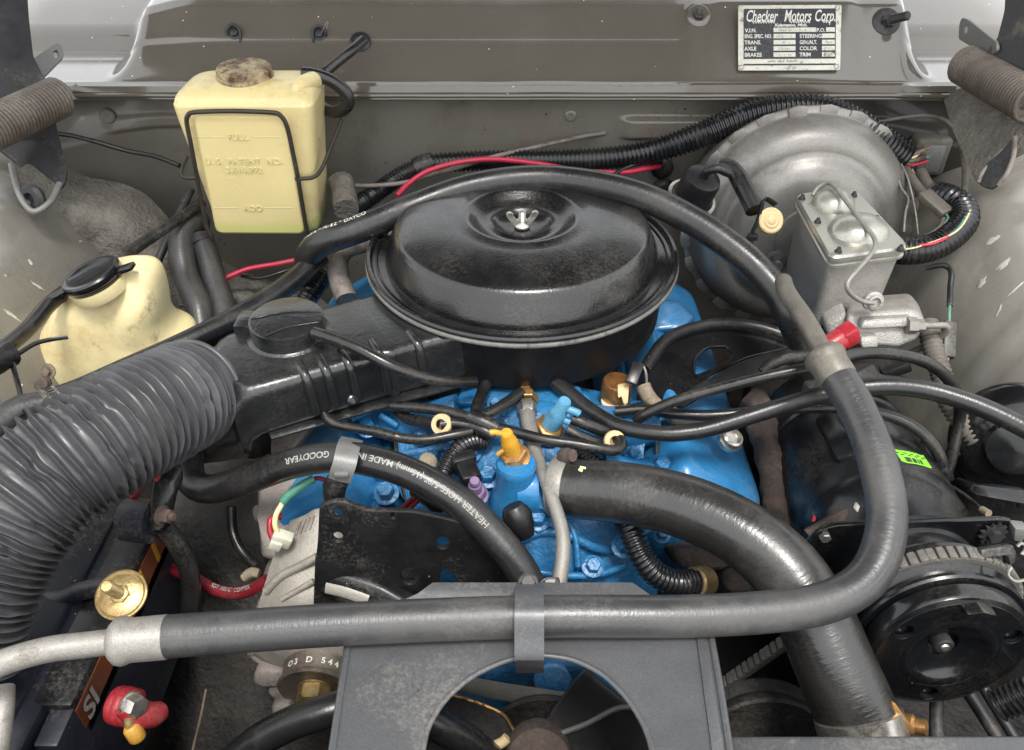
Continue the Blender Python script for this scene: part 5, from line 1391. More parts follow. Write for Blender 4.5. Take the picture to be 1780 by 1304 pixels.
def washer_disc(u, v, t, label, axis):
    p = W(u, v, t); o = thing("foam_disc", label, "disc", p)
    lathe(MB(), p, axis, [(.0055, -.003), (.0102, -.003), (.0108, -.002), (.0108, .002), (.0102, .003), (.0055, .003), (.0055, -.003)], 36).build("ring", M['cream'], o)
washer_disc(1068, 767, .792, "cream disc on a hose end at the right of the intake", (.15, -.75, .6))
washer_disc(768, 738, .80, "cream disc on the hoses left of the vacuum tee", (-.35, -.7, .6))
# distributor-like copper canister with cream connector
so = thing("solenoid", "coppery cylindrical solenoid with cream connector under the air cleaner's right rim", "solenoid", W(1068, 700, .87))
lathe(MB(), W(1068, 698, .878), (.05, .0, 1), [(.0145, -.004), (.0165, .0), (.0165, .026), (.015, .029), (0, .029)], 32).build("can", M['copper'], so)
lathe(MB(), W(1066, 703, .868), (.05, .0, 1), [(.012, -.012), (.0135, -.006), (.0135, .004), (0, .004)], 24).build("base", M['milky'], so)
prism(MB(), [W(1074, 676, .845), W(1094, 672, .845), W(1092, 702, .845), W(1084, 704, .845), W(1080, 690, .845), W(1074, 694, .845)], V((0, .008, 0)), .0015).build("connector", M['cream'], so)
a_, b_ = W(1096, 668, .835), W(1110, 632, .845); x_, y_, z_ = basis(b_ - a_)
box(MB(), (a_ + b_) / 2, (.0125, .008, (b_ - a_).length), .0015, ax=(x_, y_, z_)).build("plug", M['plastic'], so)
tube("pigtail", M['tubing'], [(1110, 632, .845), (1118, 636, .845), (1123, 650, .845), (1124, 668, .85)], .0014, so, n=6)
hose("braided_sleeve", "dusty braided sleeve hanging from the solenoid's pigtail", "sleeve", M['braid'], [(1118, 670, .852), (1124, 684, .85), (1136, 700, .85), (1152, 712, .85), (1170, 720, .855)], .0078, n=14)
hose("braided_sleeve", "dusty braided sleeve lying under the hoses near the right valve cover", "sleeve", M['braid'], [(1165, 722, .86), (1195, 734, .85), (1225, 738, .85), (1248, 732, .855)], .008, n=14)

# fuel line with its fittings
fl = thing("fuel_line", "pale grey steel fuel line dropping from its brass fitting to the front", "fuel line", W(975, 1010, .70))
tube("pipe", M['tubing'], [(915, 712, .83), (921, 745, .81), (932, 790, .785), (950, 840, .755), (968, 890, .735), (978, 930, .722), (978, 970, .712), (972, 1012, .705), (968, 1040, .703)], [.0082, .0078, .0068, .0062, .0062, .0064, .0068, .0070], fl, n=18)
lathe(MB(), W(917, 716, .828), (W(913, 690, .845) - W(917, 716, .828)), [(.0085, -.004), (.0105, .0), (.0105, .010), (.0092, .012), (0, .012)], 6).build("nut", M['steel'], fl)
lathe(MB(), W(914, 700, .842), (W(913, 680, .855) - W(914, 700, .842)), [(.0125, .0), (.0135, .001), (.0135, .008), (.010, .010), (.0085, .012), (.0085, .034), (0, .034)], 6).build("elbow", M['brass'], fl)
# vacuum tee with its hoses
vt = thing("vacuum_tee", "black rubber vacuum tee in the middle of the small hoses", "tee", W(838, 735, .795))
tube("sleeve", M['plastic'], [(815, 725, .80), (838, 734, .797), (866, 746, .794)], [.0085, .0092, .0072], vt)
tube("lower_sleeve", M['plastic'], [(818, 740, .798), (840, 748, .794), (860, 758, .792)], [.0064, .0064, .0056], vt)
for lab, pts, r in (
    ("long black hose from under the snorkel to the vacuum tee, with tan band", [(590, 688, .86), (610, 694, .85), (650, 704, .835), (720, 708, .822), (780, 716, .81), (822, 728, .80)], .0078),
    ("black hose from the vacuum tee curving down to the cream disc on the right", [(862, 742, .794), (905, 754, .785), (950, 765, .778), (1000, 772, .775), (1040, 779, .775), (1066, 783, .778), (1080, 778, .784), (1080, 766, .79), (1072, 762, .796)], .0078),
    ("black hose with pale stripe looping below the snorkel over the left valve cover", [(566, 700, .82), (562, 715, .81), (572, 732, .803), (600, 742, .80), (650, 750, .795), (700, 762, .79), (745, 764, .788), (790, 756, .79), (820, 750, .795)], .0072),
    ("short black hose from the left cream disc to the vacuum tee", [(766, 738, .80), (790, 736, .80), (818, 740, .798)], .0078),
    ("short black hose behind the left cream disc", [(690, 716, .84), (715, 730, .83), (745, 736, .815), (766, 738, .805)], .0085),
    ("black hose rising from the vacuum tee to the fuel fitting", [(836, 724, .80), (862, 712, .81), (884, 698, .825), (906, 682, .84)], .0085),
    ("black hose standing between the air cleaner and the vacuum tee", [(848, 660, .86), (838, 685, .845), (830, 705, .825), (828, 722, .81)], .0095),
    ("thick black hose from under the air cleaner sweeping right across the engine", [(960, 660, .86), (990, 684, .845), (1030, 716, .825), (1080, 742, .805), (1150, 754, .79), (1220, 748, .785), (1290, 728, .782), (1360, 706, .78), (1430, 686, .772), (1520, 672, .765), (1600, 676, .76), (1680, 698, .75), (1750, 728, .74), (1820, 765, .73)], .0108),
    ("thin black hose from the solenoid passing under the refrigerant hose", [(1070, 716, .84), (1120, 712, .835), (1180, 720, .825), (1240, 722, .82), (1320, 715, .815), (1400, 709, .808), (1480, 710, .80), (1550, 724, .795), (1600, 750, .79), (1632, 790, .79), (1640, 830, .80)], .0084),
    ("black hose rising from the intake toward the crimped collar", [(1105, 732, .82), (1130, 716, .81), (1180, 695, .80), (1250, 675, .79), (1330, 655, .78), (1400, 641, .775), (1450, 632, .775)], .0080),
    ("black hose curving from the crimped collar down to the right apron", [(1450, 628, .775), (1490, 616, .79), (1540, 614, .80), (1600, 626, .81), (1640, 650, .82), (1665, 690, .84), (1668, 730, .86), (1655, 790, .87), (1640, 840, .88)], .0088),
    ("first thin dark hose behind the left valve cover's rear", [(690, 650, .90), (686, 680, .89), (692, 705, .88)], .0075),
    ("second thin dark hose behind the left valve cover's rear", [(712, 650, .90), (708, 680, .89), (716, 706, .88)], .0075),
    ("rusty brown short hose beside the intake's blue bolts", [(742, 660, .89), (745, 685, .88), (752, 706, .87)], .007)):
    hose("vacuum_hose", lab, "hose", M['rubber'] if r > .01 else M['vac'], pts, [.0080, .0080, .0084, .0090, .0094] if r > .01 else r * .70, n=16)
vh = [o for o in C.objects if o.name.startswith("vacuum_hose")]
tube("tan_band", M['cream'], [(618, 696, .845), (626, 698, .843), (634, 700, .84)], .0060, [o for o in vh if "tan band" in o["label"]][0], n=14, wobble=.2)
tube("pale_stripe", M['whitedull'], [(688, 757.5, .7868), (705, 762.5, .786), (726, 764.5, .7846), (748, 764, .7842)], .0011, [o for o in vh if "pale stripe" in o["label"]][0], n=6)
hose("wire_loom", "ribbed black conduit beside the lilac sensor on the intake", "conduit", M['loom'], [(842, 768, .81), (820, 768, .80), (798, 780, .79), (782, 800, .785), (770, 825, .78), (764, 845, .775)], .0094, rib=(.004, .18), n=16)
hose("wire_loom", "thin ribbed black conduit behind the radiator hose clamp", "conduit", M['loom'], [(1005, 785, .80), (1020, 795, .80), (1035, 806, .80), (1050, 820, .80)], .009, rib=(.0042, .16), n=14)
hose("wire_loom", "ribbed black conduit curving below the radiator hose at the engine front", "conduit", M['loom'], [(1088, 905, .765), (1100, 935, .755), (1116, 970, .75), (1140, 998, .75), (1172, 1012, .755), (1208, 1012, .765)], .0125, rib=(.0046, .17), n=16)
lathe(MB(), W(1205, 1012, .765), W(1230, 1010, .78) - W(1205, 1012, .765), [(.012, 0), (.0145, .002), (.0145, .02), (0, .02)], 20).build("boot", M['zinc'], [o for o in C.objects if o.name.startswith("wire_loom")][-1])
pl = thing("sensor_plug", "black plastic plug next to the ribbed conduit and lilac sensor", "plug", W(810, 815, .775))
a_, b_ = W(802, 795, .79), W(822, 840, .765); x_, y_, z_ = basis(b_ - a_)
box(MB(), (a_ + b_) / 2, (.020, .017, (b_ - a_).length), .004, 2, ax=(x_, y_, z_)).build("shell", M['plastic'], pl)
box(MB(), a_ + (b_ - a_) * .2, (.025, .022, .014), .004, 2, ax=(x_, y_, z_)).build("collar", M['plastic'], pl)
o = thing("sensor_plug", "black ribbed plug below the heater hose on the intake", "plug", W(905, 915, .74))
lathe(MB(), W(900, 900, .735), (.3, -.3, -.6), [(.010, -.012), (.013, -.006), (.014, .0), (.012, .010), (.008, .02), (0, .02)], 14).build("boot", M['plastic'], o)
o = thing("tan_plug", "small tan plug between the heater hose and ribbed conduit", "plug", W(742, 803, .80))
lathe(MB(), W(742, 805, .79), (.3, -.4, .8), [(.008, -.006), (.0095, 0), (.009, .006), (.006, .008), (0, .0085)], 14).build("knob", M['braid'], o)
hose("wire", "first thin red wire behind the black alternator bracket", "wire", M['darkred'], [(690, 892, .79), (712, 872, .78), (728, 858, .775)], .0028, n=8)
hose("wire", "pinkish wire right beside the thin red one behind the bracket", "wire", M['redcap'], [(702, 893, .79), (722, 874, .78), (738, 860, .775)], .0028, n=8)
hose("wire", "twisted black wire bundle under the printed heater hose", "wire", M['vac'], [(720, 850, .78), (745, 868, .775), (760, 880, .775), (778, 868, .775)], .0085, wobble=.3, n=10)
# ------------------------------------------------------------------ air conditioning compressor
CA = V((0, 1, -.10)).normalized()
CP = W(1650, 1140, .668)                                       # centre of the clutch face
co = thing("compressor", "black cylindrical air conditioning compressor with clutch at the right front", "compressor", CP + CA * .2 + V((0, 0, -.08)))
lathe(MB(), CP, CA, [(.040, .055), (.052, .06), (.055, .066), (.058, .070), (.059, .073), (.059, .084), (.064, .088), (.072, .092), (.0725, .098), (.070, .100), (.072, .12), (.077, .126), (.0775, .15), (.077, .155), (.0785, .158), (.0785, .26), (.077, .27), (.0795, .272), (.0795, .282), (.076, .286), (.074, .33), (.066, .345), (.0, .35)], 72).build("shell", M['compblack'], co, 40)
clutch = lathe(MB(), CP, CA, [(.0, .022), (.0125, .022), (.0135, .0125), (.018, .0105), (.025, .0080), (.0305, .0040), (.0335, .0012), (.037, .0006), (.041, .0015), (.0415, .007), (.0600, .007), (.0605, .0015), (.0655, .003), (.0675, .0065), (.0675, .016), (.064, .0175), (.06, .018)], 96)
clutch.build("clutch_plate", M['black'], co, 35)
lathe(MB(), CP, CA, [(.05, .019), (.071, .019), (.0725, .021), (.0725, .024), (.066, .030), (.0725, .036), (.0735, .037), (.0735, .0395), (.066, .046), (.0735, .0525), (.074, .056), (.071, .060), (.058, .062), (.045, .062)], 96).build("pulley", M['black'], co, 35)
cfr = (CP + CA * .0035, V((1, 0, 0)), V((1, 0, 0)).cross(CA), -CA)
plate(MB(), circ(0, 0, .0612, 72), [circ(0, 0, .0408, 48)] + [circ(math.cos(math.radians(a)) * .0515, math.sin(math.radians(a)) * .0515, .0078, 20) for a in (25, 148, 268)], .0045, cfr, .0006).build("clutch_face", M['black'], co)
for a in ():
    d = V((math.cos(math.radians(a)), 0, math.sin(math.radians(a)))) * .052
    lathe(MB(), CP + d + CA * .0014, -CA, [(.0, .0002), (.0088, .0003), (.0092, .0009), (.0100, .0010), (.0106, .0002)], 24).build("clutch_hole", M['shade'], co)
hexbolt(MB(), CP + CA * .022, -CA, .0095, .004, stud=.010, stud_r=.0085).build("shaft_nut", M['hinge'], co)
lathe(MB(), CP + CA * .009, -CA, [(.0052, -.004), (.0042, .001), (.003, .0022), (0, .0024)], 16).build("shaft_end", M['steel'], co)
prism(MB(), [CP + V((-.010, -.006, .064)), CP + V((.0, -.008, .070)), CP + V((.014, -.006, .063))], CA * .012, .001).build("pole_tab", M['black'], co)
# cast lugs on the compressor
for a, s, L_ in ((118, .215, .07), (40, .20, .05)):
    d = V((math.cos(math.radians(a)), 0, math.sin(math.radians(a))))
    box(MB(), CP + CA * s + d * .0785, (.022, L_, .014), .004, ax=(CA.cross(d), CA, d)).build("lug", M['compblack'], co)
# lime sticker wrapped on the shell
mb = MB(); rows = []
for j in range(9):
    r = []
    for i in range(4):
        a = math.radians(86 - j * 3.0); s = .165 + i * .0066 + (.0025 if j in (0, 8) else 0)
        r.append(CP + CA * s + V((math.cos(a), 0, math.sin(a))) * .0791)
    rows.append(r)
patch(mb, rows, 2, 2); mb.build("sticker", M['lime'], co)
mb = MB()
random.seed(2)
for k in range(16):
    a = math.radians(84 - k * .95)
    if random.random() < .75:
        d = V((math.cos(a), 0, math.sin(a)))
        box(mb, CP + CA * .1705 + d * .0794, (random.choice((.0006, .0011)), .007, .0003), 0, ax=(CA.cross(d), CA, d))
for k in range(9):
    a = math.radians(85 - k * 2.6); d = V((math.cos(a), 0, math.sin(a)))
    box(mb, CP + CA * (.1775 if k % 2 else .1805) + d * .0794, (.003, .0011, .0003), 0, ax=(CA.cross(d), CA, d))
mb.build("barcode", M['ink'], co, kind="stuff")
# mounting plate in front of the shell
cf = (CP + CA * .089, V((1, 0, 0)), V((1, 0, 0)).cross(CA), -CA)
ol = rounded([(-.112, -.02), (-.102, .040), (-.090, .060), (-.078, .065), (.066, .072), (.078, .069), (.074, .058), (.055, .046), (.05, -.03), (-.06, -.06)], .008, 5)
plate(MB(), ol, [], .005, cf, .001).build("mounting_plate", M['black'], co)
for (x, y) in ((-.086, .052), (-.075, -.03)):
    hexbolt(MB(), cf[0] + cf[1] * x + cf[2] * y + cf[3] * .002, cf[3], .0052, .005).build("bolt", M['steel'], co)
gw = cf[0] + cf[1] * .060 + cf[2] * .058 + cf[3] * .006
mb = MB(); ol = []
for i in range(24): ol.append(((.0125 if i % 2 else .0085) * math.cos(i / 24 * 2 * math.pi), (.0125 if i % 2 else .0085) * math.sin(i / 24 * 2 * math.pi)))
plate(mb, ol, [], .003, (gw, cf[1], cf[2], cf[3])); lathe(mb, gw, cf[3], [(.006, 0), (.006, .006), (0, .006)], 6); mb.build("star_washer", M['hinge'], co)
prism(MB(), [cf[0] + cf[1] * .072 + cf[2] * .07, cf[0] + cf[1] * .086 + cf[2] * .068, cf[0] + cf[1] * .084 + cf[2] * .053, cf[0] + cf[1] * .076 + cf[2] * .055], cf[3] * .012, .0015).build("clip", M['hinge_grey'], co)
cnx = thing("clutch_connector", "black wire connector hanging right of the compressor clutch", "connector", W(1740, 965, .66))
prism(MB(), [(1705, 956, .655), (1762, 948, .655), (1768, 962, .655), (1766, 980, .655), (1756, 984, .655), (1752, 966, .655), (1708, 972, .655)], (0, .008, -.006), .0015).build("shell", M['plastic'], cnx)
tube("ring", M['tubing'], [(1768, 950, .65), (1776, 944, .65), (1783, 952, .65), (1776, 964, .65)], .0014, cnx, n=6)
tube("ring", M['tubing'], [(1758, 986, .65), (1752, 998, .65), (1764, 1010, .65), (1782, 1008, .65)], .0014, cnx, n=6)
hose("wire", "thin black lead with tan ferrule above the compressor's mounting plate", "wire", M['vac'], [(1640, 838, .80), (1665, 852, .78), (1690, 870, .765), (1708, 886, .752)], .0016, n=6)
lathe(MB(), W(1712, 889, .748), W(1722, 894, .742) - W(1708, 886, .752), [(.0036, -.004), (.0036, .005), (0, .005)], 10).build("ferrule", M['braid'], [o for o in C.objects if o.name.startswith("wire")][-1])
rp_ = thing("support_bracket", "rusty brown flat bracket between radiator hose and compressor", "bracket", W(1440, 920, .75))
prism(MB(), [(1400, 925, .735), (1478, 880, .745), (1500, 878, .745), (1508, 890, .745), (1480, 925, .74), (1450, 980, .735), (1440, 975, .735)], (0, .006, -.003), .0015).build("strap", M['rustyiron'], rp_)
hexbolt(MB(), W(1492, 884, .742), (0, -.4, .9), .006, .004).build("bolt", M['tubing'], rp_)
prism(MB(), [(1412, 907, .73), (1415, 896, .73), (1418, 900, .73), (1417, 906, .73)], (0, .002, 0)).build("paint_mark", M['redcap'], rp_)

# cogged belt of the compressor
yB = CP.y + .046
cb = thing("cogged_belt", "grey cogged drive belt around the compressor pulley", "belt", (CP.x - .2, yB, CP.z - .1))
cz, cx = CP.z + .0015, CP.x
pts = []
e0 = W(1225, 1212, y=yB)
th0 = 130
tang = V((cx + math.cos(math.radians(th0)) * .073, yB, cz + math.sin(math.radians(th0)) * .073))
dirv = (tang - e0)
for i in range(15): pts.append(e0 + dirv * i / 15)
for i in range(40): a = math.radians(th0 - i * 160 / 39); pts.append(V((cx + math.cos(a) * .073, yB, cz + math.sin(a) * .073)))
pp, BLn = resample(pts, 220)
mb = MB(); vs, fs = [], []
for i, p in enumerate(pp):
    tdir = (pp[min(i + 1, 219)] - pp[max(i - 1, 0)]).normalized(); nrm = V((0, 1, 0)).cross(tdir); nrm = nrm if nrm.dot(p - V((cx, yB, cz))) > 0 else -nrm
    for (a, b) in ((-.0058, .0), (.0058, 0), (.0045, -.006), (-.0045, -.006)): vs.append(p + V((0, a, 0)) + nrm * b)
for i in range(219):
    for q in range(4): fs.append((i * 4 + q, i * 4 + (q + 1) % 4, (i + 1) * 4 + (q + 1) % 4, (i + 1) * 4 + q))
mb.add(vs, fs).build("band", M['belt'], cb, 30)
cogm = None
kc = int(BLn / .0076)
for k in range(kc):
    i = int(k / kc * 218)
    p = pp[i]; tdir = (pp[min(i + 1, 219)] - pp[max(i - 1, 0)]).normalized(); nrm = V((0, 1, 0)).cross(tdir); nrm = nrm if nrm.dot(p - V((cx, yB, cz))) > 0 else -nrm
    if cogm is None:
        o = box(MB(), (0, 0, 0), (.0062, .0112, .0034), .0006, 1).build("cog", M['belt'])
        cogm = o.data
    else:
        o = bpy.data.objects.new("cog", cogm); C.objects.link(o)
    m4 = Matrix((tdir, V((0, 1, 0)), nrm)).transposed().to_4x4(); m4.translation = p + nrm * .0015
    o.matrix_basis = m4
    o.parent = cb; o.matrix_parent_inverse = Matrix.Translation(-V(cb.location))

# ------------------------------------------------------------------ alternator, pulley, bracket
AP = W(548, 1192, .778)
al = thing("alternator", "cast aluminium alternator with pulley at the lower left of the engine", "alternator", AP + V((0, .1, -.08)))
def finned(r, h, a):
    return (r * (1 + (.035 * (1 if math.sin(a * 16) > .2 else -1) if .055 < r < .076 and h < .045 else 0)), h)
lathe(MB(), AP, (0, 1, .02), [(.022, .012), (.03, .018), (.052, .024), (.064, .03), (.071, .04), (.074, .05), (.074, .095), (.076, .097), (.076, .118), (.073, .12), (.072, .16), (.06, .175), (.0, .18)], 128, fn=finned).build("housing", M['alu'], al, 30)
for a in (118, 150, 178, 205, 232):
    d = V((math.cos(math.radians(a)), 0, math.sin(math.radians(a))))
    box(MB(), AP + d * .066 + V((0, .045, 0)), (.02, .03, .018), .005, 3, ax=(d.cross(V((0, 1, 0))), V((0, 1, 0)), d)).build("fin", M['alu_dirty'], al)
for pts in ([(431, 1132, .80), (462, 1128, .80), (500, 1140, .80), (500, 1162, .80), (452, 1160, .80), (434, 1150, .80)], [(440, 1172, .79), (452, 1162, .79), (505, 1168, .79), (505, 1196, .79), (455, 1198, .79), (438, 1190, .79)], [(462, 1204, .79), (500, 1200, .79), (505, 1222, .79), (478, 1224, .79)], [(470, 1228, .78), (502, 1222, .78), (512, 1250, .78), (482, 1262, .78), (472, 1248, .78)]):
    prism(MB(), pts, (0, .045, -.01), .004, 3).build("fin", M['alu_dirty'], al)
# front shield seen left of the bracket
patch(mb := MB(), [[(505, 905, .792), (530, 895, .79), (556, 884, .788), (600, 900, .79)], [(478, 960, .785), (510, 950, .778), (552, 945, .775), (610, 960, .775)], [(462, 1010, .778), (500, 1000, .768), (545, 1000, .765), (620, 1010, .765)], [(448, 1060, .775), (490, 1055, .762), (545, 1050, .758), (640, 1060, .758)], [(446, 1100, .785), (490, 1110, .775), (545, 1110, .77), (640, 1115, .772)]], 8, 8)
mb.build("end_shield", M['alu'], al)
tube("rib", M['alu'], [(462, 1028, .77), (488, 1002, .768), (520, 985, .765), (552, 968, .762)], .0042, al, n=10)
tube("rib", M['alu'], [(490, 1042, .762), (520, 1025, .76), (545, 1010, .758)], .003, al, n=10)
for k in range(4):
    tube("vent_slot", M['alu_dirty'], [(522 + k * 8, 905 + k * -3, .7865 - k * .0004), (514 + k * 8, 930 - k * 3, .782 - k * .0004)], .0013, al, n=6)
tube("paint_stripe", M['darkred'], [(466, 1022, .7685), (490, 1000, .766), (515, 986, .7635)], .0016, al, n=6)
PA = V((0, -1, -.02))
lathe(MB(), AP, PA, [(.02, -.022), (.0315, -.020), (.034, -.018), (.034, -.016), (.0325, -.0145), (.0335, -.0135), (.0335, -.002), (.0325, -.001), (.035, .001), (.036, .003), (.034, .005), (.031, .0045), (.018, .0030), (.0, .003)], 72).build("pulley", M['pulley'], al, 35)
hexbolt(MB(), AP + PA * .003, PA, .0158, .013, washer=.0165, stud=.007, stud_r=.0105).build("nut", M['zinc'], al)
mb = MB()
for i, ch in enumerate("O3 D 544"):
    if ch == " ": continue
    a = math.radians(128 - i * 11.5)
    d = V((math.cos(a), 0, math.sin(a))); tn = V((math.sin(a), 0, -math.cos(a)))
    fr = (AP + d * .0338 + V((0, .0042, 0)), tn * 1.0, V((0, 1, 0)), d)
    lettering(mb, ch, .0085, fr, offset=.0002, align='CENTER')
mb.build("numbers", M['white'], al)
hose("radiator_hose", "dark hose crossing in front of the alternator pulley at the bottom", "hose", M['rubber'], [(400, 1330, .70), (450, 1288, .70), (510, 1256, .70), (570, 1236, .70), (640, 1215, .71)], .0145, n=20)
# black bracket plate
ab = thing("alternator_bracket", "black steel alternator bracket plate with holes and slot", "bracket", W(720, 1000, y=-.33))
bf = (W(555, 880, y=-.335), V((1, 0, 0)), V((0, .10, 1)).normalized(), V((0, -1, .10)).normalized())
ol = rounded(plane2d(bf, [(556, 876), (592, 866), (640, 884), (720, 886), (800, 904), (880, 930), (930, 980), (930, 1060), (545, 1060), (548, 980), (553, 940)]), .006, 5)
hc = lambda u, v, r: to2d(bf, [on_plane(bf, u + r * math.cos(x), v + r * .95 * math.sin(x)) for x in [2 * math.pi * i / 20 for i in range(20)]])
holes = [hc(588, 890, 8.5), hc(588, 930, 8.5), hc(712, 998, 15), hc(684, 893, 5), hc(770, 940, 11), plane2d(bf, [(763, 1022), (766, 992), (775, 985), (790, 996), (800, 1022)])]
plate(MB(), ol, holes, .0055, bf, .0012).build("plate", M['blackmatte'], ab)
arm = MB()
patch(arm, [[(548, 968, .758), (600, 985, .752), (660, 1004, .748), (735, 1040, .742)], [(548, 988, .745), (600, 1004, .738), (660, 1024, .734), (720, 1060, .73)], [(556, 1030, .748), (600, 1050, .742), (660, 1075, .738), (720, 1100, .735)]], 8, 8)
arm.build("adjuster_arm", M['blackmatte'], ab, solid=.004)
tube("slot", M['alu'], [(566, 1022, .7365), (600, 1030, .732), (640, 1044, .73)], .005, ab, flat=.25, n=10)
hs_ = thing("hose_strap", "grey bent strap clipping the printed heater hose to the bracket", "strap", W(590, 870, .72))
def strip(pts, wv, th):
    pts = cr([V(p) for p in WT(pts)], 6); wv = V(wv); mb = MB(); vs, fs = [], []
    for i, p in enumerate(pts):
        t = (pts[min(i + 1, len(pts) - 1)] - pts[max(i - 1, 0)]).normalized(); n = t.cross(wv).normalized()
        vs += [p - wv / 2 - n * th / 2, p + wv / 2 - n * th / 2, p + wv / 2 + n * th / 2, p - wv / 2 + n * th / 2]
    for i in range(len(pts) - 1):
        for q in range(4): fs.append((i * 4 + q, i * 4 + (q + 1) % 4, (i + 1) * 4 + (q + 1) % 4, (i + 1) * 4 + q))
    fs += [(0, 1, 2, 3), tuple(range(len(vs) - 4, len(vs)))]
    return mb.add(vs, fs)
strip([(612, 764, .74), (608, 772, .718), (604, 784, .706), (600, 804, .7), (594, 822, .7025), (590, 836, .709)], W(624, 800, .7) - W(584, 792, .7), .0022).build("band", M['hinge_grey'], hs_)
box(MB(), W(594, 824, .702), (.013, .006, .005), .0015).build("buckle", M['hinge_grey'], hs_)
tube("tape", M['plastic'], [(590, 834, .712), (584, 850, .715), (580, 872, .72)], .0105, hs_, wobble=.35, n=14)
# alternator plug and wires
cpz = thing("alternator_plug", "milky white plug with its ivory and red wires on the alternator", "connector", W(490, 935, .77))
a_ = W(490, 936, .765)
box(MB(), a_, (.019, .012, .014), .002, rot=Matrix.Rotation(.5, 3, 'Y')).build("shell", M['milky'], cpz)
box(MB(), W(480, 944, .765), (.012, .012, .012), .002, rot=Matrix.Rotation(.5, 3, 'Y')).build("tab", M['milky'], cpz)
tube("lead", M['ivory'], [(484, 930, .762), (478, 912, .757), (480, 895, .756), (488, 880, .757), (494, 870, .758)], .0026, cpz, n=10)
tube("lead", M['redcap'], [(476, 938, .762), (470, 925, .762), (470, 905, .764), (478, 899, .768), (490, 898, .772)], .0032, cpz, n=10)
tube("sleeve", M['greenwire'], [(492, 872, .757), (505, 858, .755), (522, 846, .755), (546, 832, .758)], .0042, cpz, n=12)
tube("lead", M['darkred'], [(546, 832, .758), (558, 832, .76), (572, 838, .762)], .0022, cpz, n=8)
hose("battery_cable", "thick dark red battery cable running to the alternator", "cable", M['darkred'], [(285, 982, .84), (305, 992, .835), (340, 1006, .828), (375, 1026, .82), (410, 1032, .812), (440, 1024, .806), (466, 1008, .80)], .0062, n=16)
bcab = [o for o in C.objects if o.name.startswith("battery_cable")][-1]
TBc = Tube([(285, 982, .84), (305, 992, .835), (340, 1006, .828), (375, 1026, .82), (410, 1032, .812), (440, 1024, .806), (466, 1008, .80)], .0078, n=8)
hose_print(TBc, "SGT 105 C  COPPER", TBc.L * .48, .006, lambda c: CAM - c + V((0, .1, .2)), bcab, M['whitedull'])
hose("battery_cable", "black cable bending down from the black battery terminal", "cable", M['vac'], [(282, 915, .75), (300, 935, .76), (318, 965, .77), (330, 1000, .78), (332, 1050, .79), (325, 1100, .80)], .0092, n=16)
hose("wire", "thin red wire following the black cable down from the battery terminal", "wire", M['darkred'], [(278, 925, .755), (300, 952, .765), (318, 980, .775), (326, 1010, .78), (328, 1040, .785), (322, 1064, .79)], .0026, n=8)
hose("wire", "black wire in the gap left of the alternator", "wire", M['vac'], [(402, 880, .85), (404, 920, .85), (415, 950, .845), (432, 972, .84), (448, 985, .835)], .005, n=10)
hose("plastic_ferrule", "small cream plastic piece behind the red cable near the alternator", "ferrule", M['braid'], [(424, 1006, .82), (438, 997, .82), (450, 998, .82)], .0052, wobble=.5, n=10)
hose("dry_stem", "pale thin stem sticking up in the dark gap below the alternator", "stem", M['braid'], [(358, 1198, .76), (350, 1240, .75), (338, 1290, .745), (332, 1320, .74)], .0011, n=6)

# ------------------------------------------------------------------ battery
zB = -.13
bt = thing("battery", "dark battery with orange stickered side at the lower left", "battery", (-.52, -.40, -.32))
xr = -.362
box(MB(), (-.555, -.40, -.235), (.36, .30, .20), .006, 2).build("case", M['battery'], bt)
top = MB(); prism(top, [V((-.74, -.56, zB)), V((-.392, -.56, zB)), V((-.392, -.25, zB)), V((-.74, -.25, zB))], V((0, 0, -.02)), .004, 2); top.build("lid", M['battery'], bt)
prism(MB(), [V((-.386, -.470, zB - .004)), V((-.352, -.470, zB - .004)), V((-.352, -.255, zB - .004)), V((-.386, -.255, zB - .004))], V((0, 0, -.05)), .004, 2).build("ledge", M['plastic'], bt)
prism(MB(), [V((-.74, -.555, zB + .003)), V((-.43, -.555, zB + .003)), V((-.43, -.48, zB + .003)), V((-.74, -.48, zB + .003))], V((0, 0, -.02)), .004, 2).build("cell_cover", M['battery'], bt)
side = lambda y, z: V((-.3515, y, z))
def stk(name, m, y0, y1, z0, z1, off=0.0):
    prism(MB(), [side(y0, z0) + V((off, 0, 0)), side(y1, z0) + V((off, 0, 0)), side(y1, z1) + V((off, 0, 0)), side(y0, z1) + V((off, 0, 0))], V((.0008, 0, 0))).build(name, m, bt)
box(MB(), (-.362, -.375, -.215), (.02, .25, .15), .003).build("side_wall", M['battery'], bt)
stk("sticker", M['orange'], -.47, -.26, -.168, -.142)
for k, (m, y0) in enumerate((('yellow', -.335), ('shade', -.345), ('yellow', -.353), ('ink', -.362), ('yellow', -.300), ('white', -.372))):
    stk("sticker_stripe", M[m], y0, y0 + .006, -.167, -.1425, .001)
mb = MB(); fr = (side(-.452, -.152) + V((.0022, 0, 0)), V((0, 0, -1)), V((0, 1, 0)), V((1, 0, 0)))
fr = (side(-.465, -.1665) + V((.0022, 0, 0)), V((0, 1, 0)), V((0, 0, 1)), V((1, 0, 0)))
lettering(mb, "SI", .03, fr, offset=.0008); mb.build("lettering", M['whitedull'], bt)
hose("battery_hold_down", "dark bent rod lying across the top of the battery", "rod", M['battery'], [(20, 1040, .735), (70, 1042, .73), (110, 1040, .725), (140, 1028, .72), (168, 1022, .715), (190, 1020, .71)], .0085, n=16)
